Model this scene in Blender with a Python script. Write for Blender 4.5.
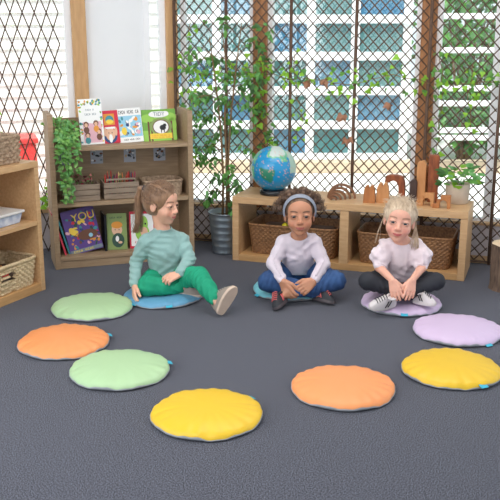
import bpy, math, random
import numpy as np
from mathutils import Vector, Matrix, Euler, noise

random.seed(7)
rng = np.random.default_rng(7)
for o in list(bpy.data.objects):
    bpy.data.objects.remove(o)
SC = bpy.context.scene
COL = SC.collection
PI = math.pi
D = math.radians

# ------------------------------------------------------------------ camera, world, sun, lamps, exposure
cam_d = bpy.data.cameras.new('camera')
cam_d.sensor_width = 36
cam_d.lens = 860 * 36 / 500
cam_d.clip_start = 0.05
cam_d.dof.use_dof = True
cam_d.dof.focus_distance = 4.75
cam_d.dof.aperture_fstop = 8.0
cam = bpy.data.objects.new('camera', cam_d)
cam.location = (0, 0, 1.58)
cam.rotation_euler = (D(90 - 14.66), 0, 0)
COL.objects.link(cam)
SC.camera = cam

world = bpy.data.worlds.new('world')
SC.world = world
world.use_nodes = True
bg = world.node_tree.nodes['Background']
bg.inputs[0].default_value = (0.86, 0.93, 1.0, 1)
bg.inputs[1].default_value = 1.35

sun_d = bpy.data.lights.new('sun', 'SUN')
sun_d.energy = 5.5
sun_d.angle = D(4)
sun_d.color = (1.0, 0.96, 0.9)
sun = bpy.data.objects.new('sun', sun_d)
sun.rotation_euler = (D(30), 0, D(-28))
COL.objects.link(sun)


def area(name, loc, rot, sx, sy, power, color=(1, 1, 1)):
    l = bpy.data.lights.new(name, 'AREA')
    l.shape = 'RECTANGLE'
    l.size = sx
    l.size_y = sy
    l.energy = power
    l.color = color
    o = bpy.data.objects.new(name, l)
    o.location = loc
    o.rotation_euler = rot
    COL.objects.link(o)
    return o


area('ceiling_lamp_front', (-0.6, 2.2, 2.5), (D(14), D(-8), 0), 2.4, 1.6, 55, (1.0, 0.98, 0.95))
area('ceiling_lamp_back', (0.6, 4.4, 2.5), (0, 0, 0), 2.4, 1.2, 36, (1.0, 0.98, 0.95))
area('window_daylight_left', (-2.9, 2.2, 1.5), (D(90), 0, D(-62)), 2.0, 1.8, 40, (0.95, 0.98, 1.0))

vs = SC.view_settings
vs.view_transform = 'Standard'
vs.look = 'None'
vs.gamma = 1
vs.exposure = 0.0
vs.use_curve_mapping = False


# ------------------------------------------------------------------ materials
def srgb(r, g, b):
    def f(c):
        c = c / 255.0
        return c / 12.92 if c <= 0.04045 else ((c + 0.055) / 1.055) ** 2.4
    return (f(r), f(g), f(b), 1)


MATS = {}


def M(name, col=(200, 200, 200), rough=0.6, metal=0.0, var=0.0, scale=20.0, stretch=(1, 1, 1), bump=0.0,
      bscale=60.0, sheen=0.0, sss=0.0, trans=0.0, spec=0.5, attr=False, col2=None, coat=0.0, lohi=(0.3, 0.7)):
    if name in MATS:
        return MATS[name]
    m = bpy.data.materials.new(name)
    m.use_nodes = True
    nt = m.node_tree
    b = nt.nodes['Principled BSDF']
    b.inputs['Roughness'].default_value = rough
    b.inputs['Metallic'].default_value = metal
    b.inputs['Specular IOR Level'].default_value = spec
    c = srgb(*col)
    b.inputs['Base Color'].default_value = c
    src = None
    if attr:
        a = nt.nodes.new('ShaderNodeVertexColor')
        a.layer_name = 'Col'
        src = a.outputs['Color']
        nt.links.new(src, b.inputs['Base Color'])
    tc = nt.nodes.new('ShaderNodeTexCoord')
    mp = nt.nodes.new('ShaderNodeMapping')
    mp.inputs['Scale'].default_value = stretch
    nt.links.new(tc.outputs['Object'], mp.inputs['Vector'])
    if var > 0 or col2:
        n = nt.nodes.new('ShaderNodeTexNoise')
        n.inputs['Scale'].default_value = scale
        n.inputs['Detail'].default_value = 5
        nt.links.new(mp.outputs[0], n.inputs['Vector'])
        r = nt.nodes.new('ShaderNodeMapRange')
        r.inputs[1].default_value = lohi[0]
        r.inputs[2].default_value = lohi[1]
        nt.links.new(n.outputs['Fac'], r.inputs[0])
        if attr:
            r.inputs[3].default_value = 1 - var
            r.inputs[4].default_value = 1 + var
            mu = nt.nodes.new('ShaderNodeVectorMath')
            mu.operation = 'SCALE'
            nt.links.new(src, mu.inputs[0])
            nt.links.new(r.outputs[0], mu.inputs['Scale'])
            nt.links.new(mu.outputs[0], b.inputs['Base Color'])
        else:
            mx = nt.nodes.new('ShaderNodeMix')
            mx.data_type = 'RGBA'
            ca = srgb(*col2) if col2 else tuple(x * (1 - var) for x in c[:3]) + (1,)
            cb = c if col2 else tuple(min(1, x * (1 + var)) for x in c[:3]) + (1,)
            mx.inputs[6].default_value = ca
            mx.inputs[7].default_value = cb
            nt.links.new(r.outputs[0], mx.inputs[0])
            nt.links.new(mx.outputs[2], b.inputs['Base Color'])
    if bump > 0:
        n2 = nt.nodes.new('ShaderNodeTexNoise')
        n2.inputs['Scale'].default_value = bscale
        n2.inputs['Detail'].default_value = 3
        nt.links.new(mp.outputs[0], n2.inputs['Vector'])
        bp = nt.nodes.new('ShaderNodeBump')
        bp.inputs['Strength'].default_value = bump
        bp.inputs['Distance'].default_value = 0.004
        nt.links.new(n2.outputs['Fac'], bp.inputs['Height'])
        nt.links.new(bp.outputs[0], b.inputs['Normal'])
    if sheen:
        b.inputs['Sheen Weight'].default_value = sheen
    if coat:
        b.inputs['Coat Weight'].default_value = coat
    if sss:
        b.inputs['Subsurface Weight'].default_value = sss
        b.inputs['Subsurface Radius'].default_value = (0.012, 0.005, 0.003)
        b.inputs['Subsurface Scale'].default_value = 1.0
    if trans:
        t = nt.nodes.new('ShaderNodeBsdfTranslucent')
        t.inputs[0].default_value = tuple(min(1, x * 1.5) for x in c[:3]) + (1,)
        ms = nt.nodes.new('ShaderNodeMixShader')
        ms.inputs[0].default_value = trans
        out = nt.nodes['Material Output']
        nt.links.new(b.outputs[0], ms.inputs[1])
        nt.links.new(t.outputs[0], ms.inputs[2])
        nt.links.new(ms.outputs[0], out.inputs[0])
    MATS[name] = m
    return m


def glass_mat(name, tint=(246, 250, 250)):
    if name in MATS:
        return MATS[name]
    m = bpy.data.materials.new(name)
    m.use_nodes = True
    nt = m.node_tree
    nt.nodes.clear()
    out = nt.nodes.new('ShaderNodeOutputMaterial')
    tr = nt.nodes.new('ShaderNodeBsdfTransparent')
    tr.inputs[0].default_value = srgb(*tint)
    gl = nt.nodes.new('ShaderNodeBsdfGlossy')
    gl.inputs['Roughness'].default_value = 0.05
    ms = nt.nodes.new('ShaderNodeMixShader')
    ms.inputs[0].default_value = 0.06
    nt.links.new(tr.outputs[0], ms.inputs[1])
    nt.links.new(gl.outputs[0], ms.inputs[2])
    nt.links.new(ms.outputs[0], out.inputs[0])
    MATS[name] = m
    return m


OAK = M('light_oak', (210, 172, 128), 0.45, col2=(193, 151, 107), scale=9, stretch=(1, 8, 8), bump=0.05)
OAKE = M('oak_edging', (202, 158, 108), 0.45, col2=(186, 142, 92), scale=9, stretch=(1, 8, 8))
PLY = M('greyed_plywood', (172, 146, 116), 0.55, col2=(150, 124, 96), scale=9, stretch=(1, 8, 8), bump=0.05)
WHITE = M('white_paint', (235, 236, 236), 0.5)
CREAM = M('cream_paint', (226, 218, 206), 0.6)


# ------------------------------------------------------------------ mesh builder
class MB:
    def __init__(s):
        s.v = []
        s.f = []
        s.m = []
        s.mats = []
        s.smooth = []
        s.T = Matrix.Identity(4)

    def mi(s, mat):
        if mat not in s.mats:
            s.mats.append(mat)
        return s.mats.index(mat)

    def add(s, verts, faces, mat, smooth=False):
        b = len(s.v)
        s.v += [tuple(s.T @ Vector(p)) for p in verts]
        i = s.mi(mat)
        for f in faces:
            s.f.append(tuple(b + k for k in f))
            s.m.append(i)
            s.smooth.append(smooth)

    def box(s, x0, x1, y0, y1, z0, z1, mat):
        v = [(x, y, z) for x in (x0, x1) for y in (y0, y1) for z in (z0, z1)]
        s.add(v, [(0, 1, 3, 2), (4, 6, 7, 5), (0, 4, 5, 1), (2, 3, 7, 6), (0, 2, 6, 4), (1, 5, 7, 3)], mat)

    def poly(s, pts, mat):
        s.add(pts, [tuple(range(len(pts)))], mat)

    def prism(s, pts, y0, y1, mat):
        """outline in x,z extruded along y"""
        n = len(pts)
        v = [(p[0], y0, p[1]) for p in pts] + [(p[0], y1, p[1]) for p in pts]
        f = [tuple(range(n))] + [tuple(range(2 * n - 1, n - 1, -1))]
        f += [(i, n + i, n + (i + 1) % n, (i + 1) % n) for i in range(n)]
        s.add(v, f, mat)

    def tube(s, path, r, mat, n=6, closed=False):
        P = [Vector(p) for p in path]
        rs = r if isinstance(r, (list, tuple)) else [r] * len(P)
        v = []
        up = Vector((0.13, 0.31, 0.94))
        for i, p in enumerate(P):
            a = P[i - 1] if (i > 0 or closed) else P[i]
            b = P[(i + 1) % len(P)] if (i < len(P) - 1 or closed) else P[i]
            t = (b - a)
            t = t.normalized() if t.length > 1e-9 else Vector((0, 0, 1))
            q = up - t * up.dot(t)
            if q.length < 1e-3:
                q = Vector((1, 0, 0)) - t * t.x
            q.normalize()
            w = t.cross(q)
            up = q
            for k in range(n):
                an = 2 * PI * k / n
                v.append(p + (q * math.cos(an) + w * math.sin(an)) * rs[i])
        f = []
        L = len(P)
        for i in range(L if closed else L - 1):
            for k in range(n):
                a = i * n + k
                b = i * n + (k + 1) % n
                c = ((i + 1) % L) * n + (k + 1) % n
                d = ((i + 1) % L) * n + k
                f.append((a, b, c, d))
        if not closed:
            f.append(tuple(range(n - 1, -1, -1)))
            f.append(tuple((L - 1) * n + k for k in range(n)))
        s.add(v, f, mat, True)

    def lathe(s, prof, mat, n=40, cx=0, cy=0, smooth=True, wob=0.0):
        v = []
        for (r, z) in prof:
            for k in range(n):
                a = 2 * PI * k / n
                rr = r * (1 + wob * math.sin(5 * a + z * 9) + wob * 0.7 * math.sin(11 * a + 1))
                v.append((cx + rr * math.cos(a), cy + rr * math.sin(a), z))
        f = []
        for i in range(len(prof) - 1):
            for k in range(n):
                f.append((i * n + k, i * n + (k + 1) % n, (i + 1) * n + (k + 1) % n, (i + 1) * n + k))
        s.add(v, f, mat, smooth)

    def build(s, name, parent=None, loc=None, rot=None, bevel=0.0):
        me = bpy.data.meshes.new(name)
        me.from_pydata(s.v, [], s.f)
        for m in s.mats:
            me.materials.append(m)
        me.polygons.foreach_set('material_index', s.m)
        me.polygons.foreach_set('use_smooth', s.smooth)
        me.update()
        o = bpy.data.objects.new(name, me)
        COL.objects.link(o)
        if parent:
            o.parent = parent
        if loc is not None:
            o.location = loc
        if rot is not None:
            o.rotation_euler = rot
        if bevel:
            b = o.modifiers.new('bevel', 'BEVEL')
            b.width = bevel
            b.segments = 2
            b.limit_method = 'ANGLE'
        return o


def tag(o, label, cat, group=None, kind=None):
    o['label'] = label
    o['category'] = cat
    if group:
        o['group'] = group
    if kind:
        o['kind'] = kind
    return o


def empty(name, loc=(0, 0, 0), rz=0.0, label=None, cat=None, group=None, rot=None):
    o = bpy.data.objects.new(name, None)
    o.empty_display_size = 0.1
    COL.objects.link(o)
    o.location = loc
    o.rotation_euler = rot if rot else (0, 0, rz)
    if label:
        tag(o, label, cat, group)
    return o


def structure(o):
    o['kind'] = 'structure'
    return o


def local(o, ang, u, v, z=0.0):
    """point at u along and v behind the front line of something standing at o, turned by ang"""
    return (o[0] + u * math.cos(ang) - v * math.sin(ang), o[1] + u * math.sin(ang) + v * math.cos(ang), z)


# ------------------------------------------------------------------ implicit surfaces (organic shapes)
class Field:
    def __init__(s, lo, hi, h):
        s.lo = np.array(lo, float)
        s.h = h
        s.n = [int((b - a) / h) + 2 for a, b in zip(lo, hi)]
        s.ax = [s.lo[i] + h * np.arange(s.n[i]) for i in range(3)]
        s.v = np.full(s.n, 0.5, np.float32)

    def win(s, lo, hi):
        sl = []
        for i in range(3):
            a = int(math.floor((lo[i] - s.lo[i]) / s.h))
            b = int(math.ceil((hi[i] - s.lo[i]) / s.h)) + 1
            a = max(0, min(s.n[i], a))
            b = max(0, min(s.n[i], b))
            sl.append(slice(a, b))
        X = s.ax[0][sl[0]][:, None, None].astype(np.float32)
        Y = s.ax[1][sl[1]][None, :, None].astype(np.float32)
        Z = s.ax[2][sl[2]][None, None, :].astype(np.float32)
        return tuple(sl), X, Y, Z

    def put(s, sl, d, k, mode='u'):
        a = s.v[sl]
        if a.size == 0:
            return
        if mode == 'u':
            if k > 0:
                h = np.maximum(k - np.abs(a - d), 0) / k
                s.v[sl] = np.minimum(a, d) - h * h * k * 0.25
            else:
                s.v[sl] = np.minimum(a, d)
        else:
            d = -d
            if k > 0:
                h = np.maximum(k - np.abs(a - d), 0) / k
                s.v[sl] = np.maximum(a, d) + h * h * k * 0.25
            else:
                s.v[sl] = np.maximum(a, d)

    def cap(s, a, b, ra, rb=None, k=0.0, mode='u', pad=0.03):
        rb = ra if rb is None else rb
        a = np.array(a, float)
        b = np.array(b, float)
        r = max(ra, rb) + pad + k
        sl, X, Y, Z = s.win(np.minimum(a, b) - r, np.maximum(a, b) + r)
        ab = b - a
        L = max(float(ab @ ab), 1e-12)
        t = ((X - a[0]) * ab[0] + (Y - a[1]) * ab[1] + (Z - a[2]) * ab[2]) / L
        t = np.clip(t, 0, 1)
        d = np.sqrt((X - a[0] - t * ab[0]) ** 2 + (Y - a[1] - t * ab[1]) ** 2 + (Z - a[2] - t * ab[2]) ** 2) - (ra + t * (rb - ra))
        s.put(sl, d, k, mode)

    def chain(s, pts, rs, k=0.0):
        for i in range(len(pts) - 1):
            s.cap(pts[i], pts[i + 1], rs[i], rs[i + 1], k)

    def ell(s, c, r, k=0.0, R=None, mode='u', pad=0.03):
        c = np.array(c, float)
        R = np.eye(3) if R is None else np.array(R, float)  # columns = axes
        m = max(r) + pad + k
        sl, X, Y, Z = s.win(c - m, c + m)
        dx, dy, dz = X - c[0], Y - c[1], Z - c[2]
        q = [dx * R[0, i] + dy * R[1, i] + dz * R[2, i] for i in range(3)]
        k0 = np.sqrt(sum((q[i] / r[i]) ** 2 for i in range(3)))
        k1 = np.sqrt(sum((q[i] / r[i] ** 2) ** 2 for i in range(3))) + 1e-9
        d = k0 * (k0 - 1) / k1
        s.put(sl, d, k, mode)

    def plane(s, p, n, k=0.0):
        """keep the side the normal points away from"""
        n = np.array(n, float)
        n /= np.linalg.norm(n)
        X = s.ax[0][:, None, None]
        Y = s.ax[1][None, :, None]
        Z = s.ax[2][None, None, :]
        d = ((X - p[0]) * n[0] + (Y - p[1]) * n[1] + (Z - p[2]) * n[2]).astype(np.float32)
        if k > 0:
            h = np.maximum(k - np.abs(s.v - d), 0) / k
            s.v = np.maximum(s.v, d) + h * h * k * 0.25
        else:
            s.v = np.maximum(s.v, d)

    def wrinkle(s, amp, waves):
        """cloth folds: waves = list of (direction, wavelength, phase, warp)"""
        X = s.ax[0][:, None, None].astype(np.float32)
        Y = s.ax[1][None, :, None].astype(np.float32)
        Z = s.ax[2][None, None, :].astype(np.float32)
        t = 0
        for (d, wl, ph, wp) in waves:
            q = (X * d[0] + Y * d[1] + Z * d[2]) * (2 * PI / wl) + ph
            q = q + wp * np.sin(X * 31 + Z * 17 + ph) + wp * np.sin(Y * 27 - Z * 39 + 2 * ph)
            t = t + np.sin(q) * np.maximum(0, np.sin(X * 19 - Z * 23 + Y * 11 + ph * 3) + 0.35)
        s.v = s.v + amp * t

    def mesh(s):
        v = s.v
        ins = v < 0
        n = s.n
        # pad so that the surface closes
        v[0], v[-1] = 0.1, 0.1
        v[:, 0], v[:, -1] = 0.1, 0.1
        v[:, :, 0], v[:, :, -1] = 0.1, 0.1
        ins = v < 0
        c = ins[:-1, :-1, :-1].astype(np.int8)
        tot = np.zeros_like(c)
        for dx in (0, 1):
            for dy in (0, 1):
                for dz in (0, 1):
                    tot += ins[dx:n[0] - 1 + dx, dy:n[1] - 1 + dy, dz:n[2] - 1 + dz]
        act = np.argwhere((tot > 0) & (tot < 8))
        idx = np.full(c.shape, -1, np.int32)
        idx[act[:, 0], act[:, 1], act[:, 2]] = np.arange(len(act))
        acc = np.zeros((len(act), 3))
        cnt = np.zeros(len(act))
        for ax in range(3):
            o1, o2 = [a for a in range(3) if a != ax]
            for p in (0, 1):
                for q in (0, 1):
                    off = [0, 0, 0]
                    off[o1], off[o2] = p, q
                    A = act + off
                    Bq = A.copy()
                    Bq[:, ax] += 1
                    va = v[A[:, 0], A[:, 1], A[:, 2]]
                    vb = v[Bq[:, 0], Bq[:, 1], Bq[:, 2]]
                    m = (va < 0) != (vb < 0)
                    t = va[m] / (va[m] - vb[m])
                    P = np.tile(np.array(off, float), (m.sum(), 1))
                    P[:, ax] += t
                    acc[m] += P
                    cnt[m] += 1
        verts = s.lo + s.h * (act + acc / cnt[:, None])
        quads = []
        for ax in range(3):
            o1, o2 = [(1, 2), (2, 0), (0, 1)][ax]
            sa = [slice(1, -1)] * 3
            sb = [slice(1, -1)] * 3
            sa[ax] = slice(0, n[ax] - 1)
            sb[ax] = slice(1, n[ax])
            A, Bq = ins[tuple(sa)], ins[tuple(sb)]
            e = np.argwhere(A != Bq)
            base = e.copy()
            for a in range(3):
                if a != ax:
                    base[:, a] += 1
            flip = A[e[:, 0], e[:, 1], e[:, 2]]
            cs = []
            for (p, q) in ((0, 0), (1, 0), (1, 1), (0, 1)):
                k = base.copy()
                k[:, o1] -= p
                k[:, o2] -= q
                cs.append(idx[k[:, 0], k[:, 1], k[:, 2]])
            Q = np.stack(cs, 1)
            Q[~flip] = Q[~flip][:, ::-1]
            quads.append(Q)
        Q = np.concatenate(quads)
        Q = Q[(Q >= 0).all(1)]
        return verts, Q


def raw_mesh(name, verts, quads, mat, parent=None, color=None, extra=None):
    """mesh from arrays; color = function(points) -> rgb (linear); extra = an MB whose faces are appended"""
    me = bpy.data.meshes.new(name)
    V = np.asarray(verts, np.float32)
    Qf = np.asarray(quads, np.int32)
    me.vertices.add(len(V))
    me.vertices.foreach_set('co', V.ravel())
    me.loops.add(Qf.size)
    me.loops.foreach_set('vertex_index', Qf.ravel())
    me.polygons.add(len(Qf))
    me.polygons.foreach_set('loop_start', np.arange(0, Qf.size, 4, dtype=np.int32))
    me.polygons.foreach_set('loop_total', np.full(len(Qf), 4, np.int32))
    me.polygons.foreach_set('use_smooth', np.ones(len(Qf), bool))
    me.update(calc_edges=True)
    me.validate()
    me.materials.append(mat)
    if color is not None:
        at = me.color_attributes.new('Col', 'FLOAT_COLOR', 'POINT')
        c = np.ones((len(V), 4), np.float32)
        c[:, :3] = color(V)
        at.data.foreach_set('color', c.ravel())
    o = bpy.data.objects.new(name, me)
    COL.objects.link(o)
    if parent:
        o.parent = parent
    return o


def relax(V, Q, it=2, f=0.5):
    for _ in range(it):
        acc = np.zeros_like(V)
        cnt = np.zeros(len(V))
        for i in range(4):
            a, b = Q[:, i], Q[:, (i + 1) % 4]
            for d in range(3):
                acc[:, d] += np.bincount(a, V[b, d], len(V)) + np.bincount(b, V[a, d], len(V))
            cnt += np.bincount(a, minlength=len(V)) + np.bincount(b, minlength=len(V))
        V = V * (1 - f) + f * acc / np.maximum(cnt, 1)[:, None]
    return V


# ------------------------------------------------------------------ the room
CARPET = M('charcoal_carpet', (102, 104, 118), 0.95, lohi=(.45, .55), col2=(24, 25, 33), scale=210, bump=0.6, bscale=300, sheen=0.15, spec=0.2)
fl = MB()
CO = (-0.55, 6.395)                       # the corner of the room
LA = math.atan2(-0.306, -0.922)           # the left wall runs this way from the corner
RA = math.atan2(-0.652, 1.993)            # the back wall runs this way
pL = local(CO, LA, 3.6, 0)
pR = local(CO, RA, 4.6, 0)
fl.poly([(-4, -2, 0), (4.5, -2, 0), (pR[0], pR[1], 0), (CO[0], CO[1], 0), (pL[0], pL[1], 0)], CARPET)
structure(fl.build('floor'))
ce = MB()
ce.poly([(-4, -2, 2.6), (pL[0], pL[1], 2.6), (CO[0], CO[1], 2.6), (pR[0], pR[1], 2.6), (4.5, -2, 2.6)], WHITE)
ce.T = Matrix.Translation((0, 0, 0.02))
structure(ce.build('ceiling'))

POST = M('warm_pine_post', (186, 128, 78), 0.5, col2=(160, 104, 60), scale=7, stretch=(6, 6, 1))
POSTL = M('pale_pine_post', (216, 172, 122), 0.5, col2=(198, 152, 104), scale=7, stretch=(6, 6, 1))
SILLM = M('oak_sill', (204, 168, 126), 0.5, var=0.1)
LOWW = M('pale_lilac_wall', (206, 196, 198), 0.7, var=0.04)
GLASS = glass_mat('window_glass')
FR = M('white_window_frame', (250, 250, 252), 0.4)

# back wall: origin at the corner, x along the wall, y positive = outwards (behind)
EB = (CO[0], CO[1], 0)


def on_back(o):
    o.location = EB
    o.rotation_euler = (0, 0, RA)
    return o


w = MB()
w.box(0, 4.6, 0.0, 0.14, 0, 0.265, LOWW)
w.box(0, 4.6, 0.0, 0.14, 2.3, 2.6, CREAM)
structure(on_back(w.build('wall_back')))
w = MB()
w.box(0, 4.6, -0.02, 0.16, 0.265, 0.285, SILLM)
structure(on_back(w.build('trim_1', bevel=0.004)))
w = MB()
w.box(0, 4.6, -0.012, 0.0, 0, 0.05, SILLM)
structure(on_back(w.build('baseboard_back')))
tn = 2
for (a, b, m) in ((0.60, 0.70, POST), (1.765, 1.865, POST), (3.2, 3.3, POST)):
    w = MB()
    w.box(a, b, -0.004, 0.12, 0.285, 2.3, m)
    structure(on_back(w.build('trim_%d' % tn, bevel=0.006)))
    tn += 1
bays = ((0.04, 0.60), (0.70, 1.765), (1.865, 3.2))
for i, (a, b) in enumerate(bays):
    w = MB()
    t = 0.034
    y0, y1 = 0.03, 0.08
    w.box(a, a + t, y0, y1, 0.285, 2.3, FR)
    w.box(b - t, b, y0, y1, 0.285, 2.3, FR)
    w.box(a + t, b - t, y0, y1, 0.285, 0.305, FR)
    w.box(a + t, b - t, y0, y1, 2.25, 2.3, FR)
    if i == 2:
        w.box(2.235, 2.285, y0, y1, 0.305, 2.25, FR)
    w.box(a + t, b - t, y0 + 0.022, y0 + 0.028, 0.305, 2.25, GLASS)
    structure(on_back(w.build('window_%d' % (i + 1))))

# left wall
w = MB()
w.box(0.0, 3.6, -0.14, 0.0, 0, 0.27, LOWW)
w.box(0.0, 3.6, -0.14, 0.0, 2.3, 2.6, CREAM)
o = structure(w.build('wall_left'))


def on_left(o):
    o.location = EB
    o.rotation_euler = (0, 0, LA)
    return o


on_left(o)
w = MB()
w.box(0.0, 3.6, -0.15, 0.03, 0.27, 0.30, SILLM)
structure(on_left(w.build('trim_%d' % tn)))
tn += 1
PANEL = M('white_wall_panel', (244, 245, 247), 0.6, var=0.02, scale=3)
w = MB()
w.box(0.215, 0.625, -0.10, -0.04, 0.30, 2.3, PANEL)
structure(on_left(w.build('trim_%d' % tn)))
tn += 1
for (a, b, m) in ((-0.03, 0.055, POSTL), (0.625, 0.725, POSTL), (1.75, 1.85, POSTL)):
    w = MB()
    w.box(a, b, -0.12, 0.004, 0.30, 2.3, m)
    structure(on_left(w.build('trim_%d' % tn, bevel=0.006)))
    tn += 1
for i, (a, b) in enumerate(((0.055, 0.215), (0.725, 1.75), (1.85, 3.2))):
    w = MB()
    t = 0.045
    y0, y1 = -0.08, -0.03
    w.box(a, a + t, y0, y1, 0.30, 2.3, FR)
    w.box(b - t, b, y0, y1, 0.30, 2.3, FR)
    w.box(a + t, b - t, y0, y1, 0.30, 0.35, FR)
    w.box(a + t, b - t, y0, y1, 2.25, 2.3, FR)
    w.box(a + t, b - t, y0 + 0.022, y0 + 0.028, 0.35, 2.25, GLASS)
    structure(on_left(w.build('window_%d' % (i + 4))))

# ------------------------------------------------------------------ outside the windows
PAVE = M('pale_paving', (236, 233, 228), 0.8, var=0.05, scale=3)
g = MB()
g.poly([(-16, 5.0, -0.03), (16, 2.0, -0.03), (16, 24, -0.03), (-16, 24, -0.03)], PAVE)
o = g.build('ground')
structure(o)
KERB = M('beige_stone_kerb', (208, 186, 160), 0.8, var=0.12, scale=6)
g = MB()
g.box(-1.2, 5.5, 9.55, 9.75, -0.03, 0.10, KERB)
tag(g.build('stone_kerb', bevel=0.01), 'low beige stone kerb along the bright paving outside the window', 'kerb')

TEAL = M('teal_window_pane', (66, 116, 118), 0.15, col2=(108, 138, 138), scale=1.6)
BLUEP = M('blue_window_pane', (54, 112, 146), 0.15, col2=(104, 134, 150), scale=1.6)
bld = empty('building', (0, 10.6, 0), 0, 'low white framed building with teal panes seen through the trellis', 'building')
g = MB()
g.box(-1.6, 1.92, 0.06, 1.0, -0.03, 3.2, CREAM)
g.build('wall', bld)
xs = [-1.6, -1.0, -0.4, 0.2, 0.73, 1.26, 1.88]
zs = [0.0, 0.40, 0.81, 1.22, 1.65, 2.1, 2.6]
for i in range(len(xs) - 1):
    for j in range(len(zs) - 1):
        p = MB()
        p.box(xs[i] + 0.05, xs[i + 1] - 0.05, 0.0, 0.05, zs[j] + 0.05, zs[j + 1] - 0.05, TEAL if (i + j) % 3 else BLUEP)
        p.build('pane', bld)
p = MB()
for x in xs:
    p.box(x - 0.05, x + 0.05, -0.03, 0.06, -0.03, 3.0, FR)
for z in zs:
    p.box(-1.65, 1.93, -0.06, 0.06, z - 0.05, z + 0.05, FR)
p.build('frame', bld)

# white railings in front of the bushes, right
ra = empty('railing', (3.0, 9.4, -0.03), 0, 'white tubular railing in front of the green bushes outside, right', 'railing')
for x in (-1.0, 0.35, 1.7):
    p = MB()
    p.tube([(x, 0, 0), (x, 0, 1.75)], 0.035, FR, 10)
    p.build('post', ra)
for z in (0.42, 0.50, 0.79, 0.95, 1.35, 1.70):
    p = MB()
    p.tube([(-1.05, 0, z), (1.75, 0, z)], 0.032, FR, 10)
    p.build('rail', ra)

LEAFD = M('dark_green_leaf', (70, 112, 58), 0.5, trans=0.25, var=0.3, scale=4)
LEAFM = M('mid_green_leaf', (96, 150, 70), 0.5, trans=0.3, var=0.3, scale=4)
LEAFB = M('bright_green_leaf', (140, 190, 60), 0.45, trans=0.4, var=0.25, scale=6)
LEAFI = M('ivy_leaf', (128, 178, 92), 0.4, trans=0.2, var=0.35, scale=30)
LEAFP = M('pothos_leaf', (104, 164, 92), 0.35, trans=0.2, var=0.3, scale=30)
STEM = M('brown_stem', (120, 92, 62), 0.7, var=0.15)
STEMG = M('green_stem', (96, 124, 64), 0.6)


def leaf(mb, p, d, n, L, W, mat, bend=0.25, lobes=False):
    d = Vector(d).normalized()
    n = Vector(n)
    n = (n - d * n.dot(d))
    if n.length < 1e-4:
        n = d.orthogonal()
    n.normalize()
    s_ = d.cross(n)
    p = Vector(p)

    def q(a, b, c=0):
        return p + d * (a * L) + s_ * (b * W) + n * (c * L)
    if lobes:
        mb.add([q(0, 0), q(-0.08, .35, -.03), q(.22, .5, -.1), q(.45, .30, -.06), q(1, 0, -bend), q(.45, -.30, -.06), q(.22, -.5, -.1), q(-.08, -.35, -.03), q(.4, 0, .04)],
               [(0, 1, 2, 8), (8, 2, 3), (8, 3, 4), (8, 4, 5), (8, 5, 6), (0, 8, 6, 7)], mat, True)
    else:
        mb.add([q(0, 0), q(.3, .42, -.04), q(.65, .36, -.08), q(1, 0, -bend), q(.65, -.36, -.08), q(.3, -.42, -.04), q(.45, 0, .03)],
               [(0, 1, 6), (6, 1, 2), (6, 2, 3), (6, 3, 4), (6, 4, 5), (0, 6, 5)], mat, True)


def rv():
    while True:
        v = Vector((random.uniform(-1, 1), random.uniform(-1, 1), random.uniform(-1, 1)))
        if 0.05 < v.length < 1:
            return v.normalized()


# bushes behind the railing and at both sides of the building
def bush(x, y, r, h, n, mats, label, group=None):
    b = empty('bush', (x, y, -0.03), 0, label, 'bush', group)
    m = MB()
    for i in range(n):
        v = rv()
        rr = random.uniform(0.65, 1.02)
        p = Vector((v.x * r * rr, v.y * r * rr, h * 0.52 + v.z * h * 0.5 * rr))
        leaf(m, p, rv() + v * 0.5, rv() + Vector((0, -0.4, 0.6)), random.uniform(.09, .17), random.uniform(.06, .10), random.choice(mats))
    m.build('foliage', b)
    m = MB()
    for k in range(6):
        a = k * 1.05
        m.tube([(0.05 * math.cos(a), 0.05 * math.sin(a), 0), (r * .3 * math.cos(a), r * .3 * math.sin(a), h * .4), (r * .55 * math.cos(a), r * .55 * math.sin(a), h * .75)], [.03, .02, .01], STEM, 6)
    m.build('stem', b)


bush(2.64, 10.6, 0.5, 2.3, 1300, [LEAFD, LEAFM, LEAFM], 'green bush next to the teal building outside, first from the building')
bush(4.0, 10.6, 0.5, 2.2, 1300, [LEAFM, LEAFD, LEAFM], 'middle green bush behind the white railing')
bush(5.35, 10.6, 0.5, 2.3, 1200, [LEAFM, LEAFD], 'rightmost green bush outside the windows')
bush(3.2, 12.5, 0.9, 3.0, 1500, [LEAFM, LEAFD], 'tall green bush further back behind the first two railing bushes')
bush(5.1, 12.6, 0.9, 3.0, 1300, [LEAFM, LEAFB], 'tall light green bush further back at the right')
bush(-2.6, 11.6, 0.8, 2.5, 1300, [LEAFM, LEAFB], 'light green bush outside, behind the potted tree')

# siding wall and red play box outside the left windows
SID = M('white_siding', (240, 236, 230), 0.6, var=0.02)
g = MB()
for k in range(22):
    z = -0.03 + k * 0.115
    g.prism([(0, z), (0.03, z), (0.012, z + 0.113), (0, z + 0.113)], -4.4, 0, SID)
o = g.build('siding_wall', None, (-0.9, 9.1, 0), (0, 0, D(-72)))
tag(o, 'white clapboard wall outside the left window', 'wall')
RED = M('red_plastic', (226, 66, 62), 0.4)
rb = empty('storage_box', (-2.32, 7.95, -0.03), D(18), 'red plastic box outside behind the left trellis', 'box')
g = MB()
g.box(-0.32, 0.32, -0.2, 0.2, 0, 0.56, RED)
g.build('body', rb, bevel=0.02)
g = MB()
g.box(-0.34, 0.34, -0.22, 0.22, 0.562, 0.61, RED)
g.build('lid', rb, bevel=0.015)

# ------------------------------------------------------------------ trellises
TREL = M('brown_willow', (90, 66, 51), 0.7, var=0.25, scale=60)


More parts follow.
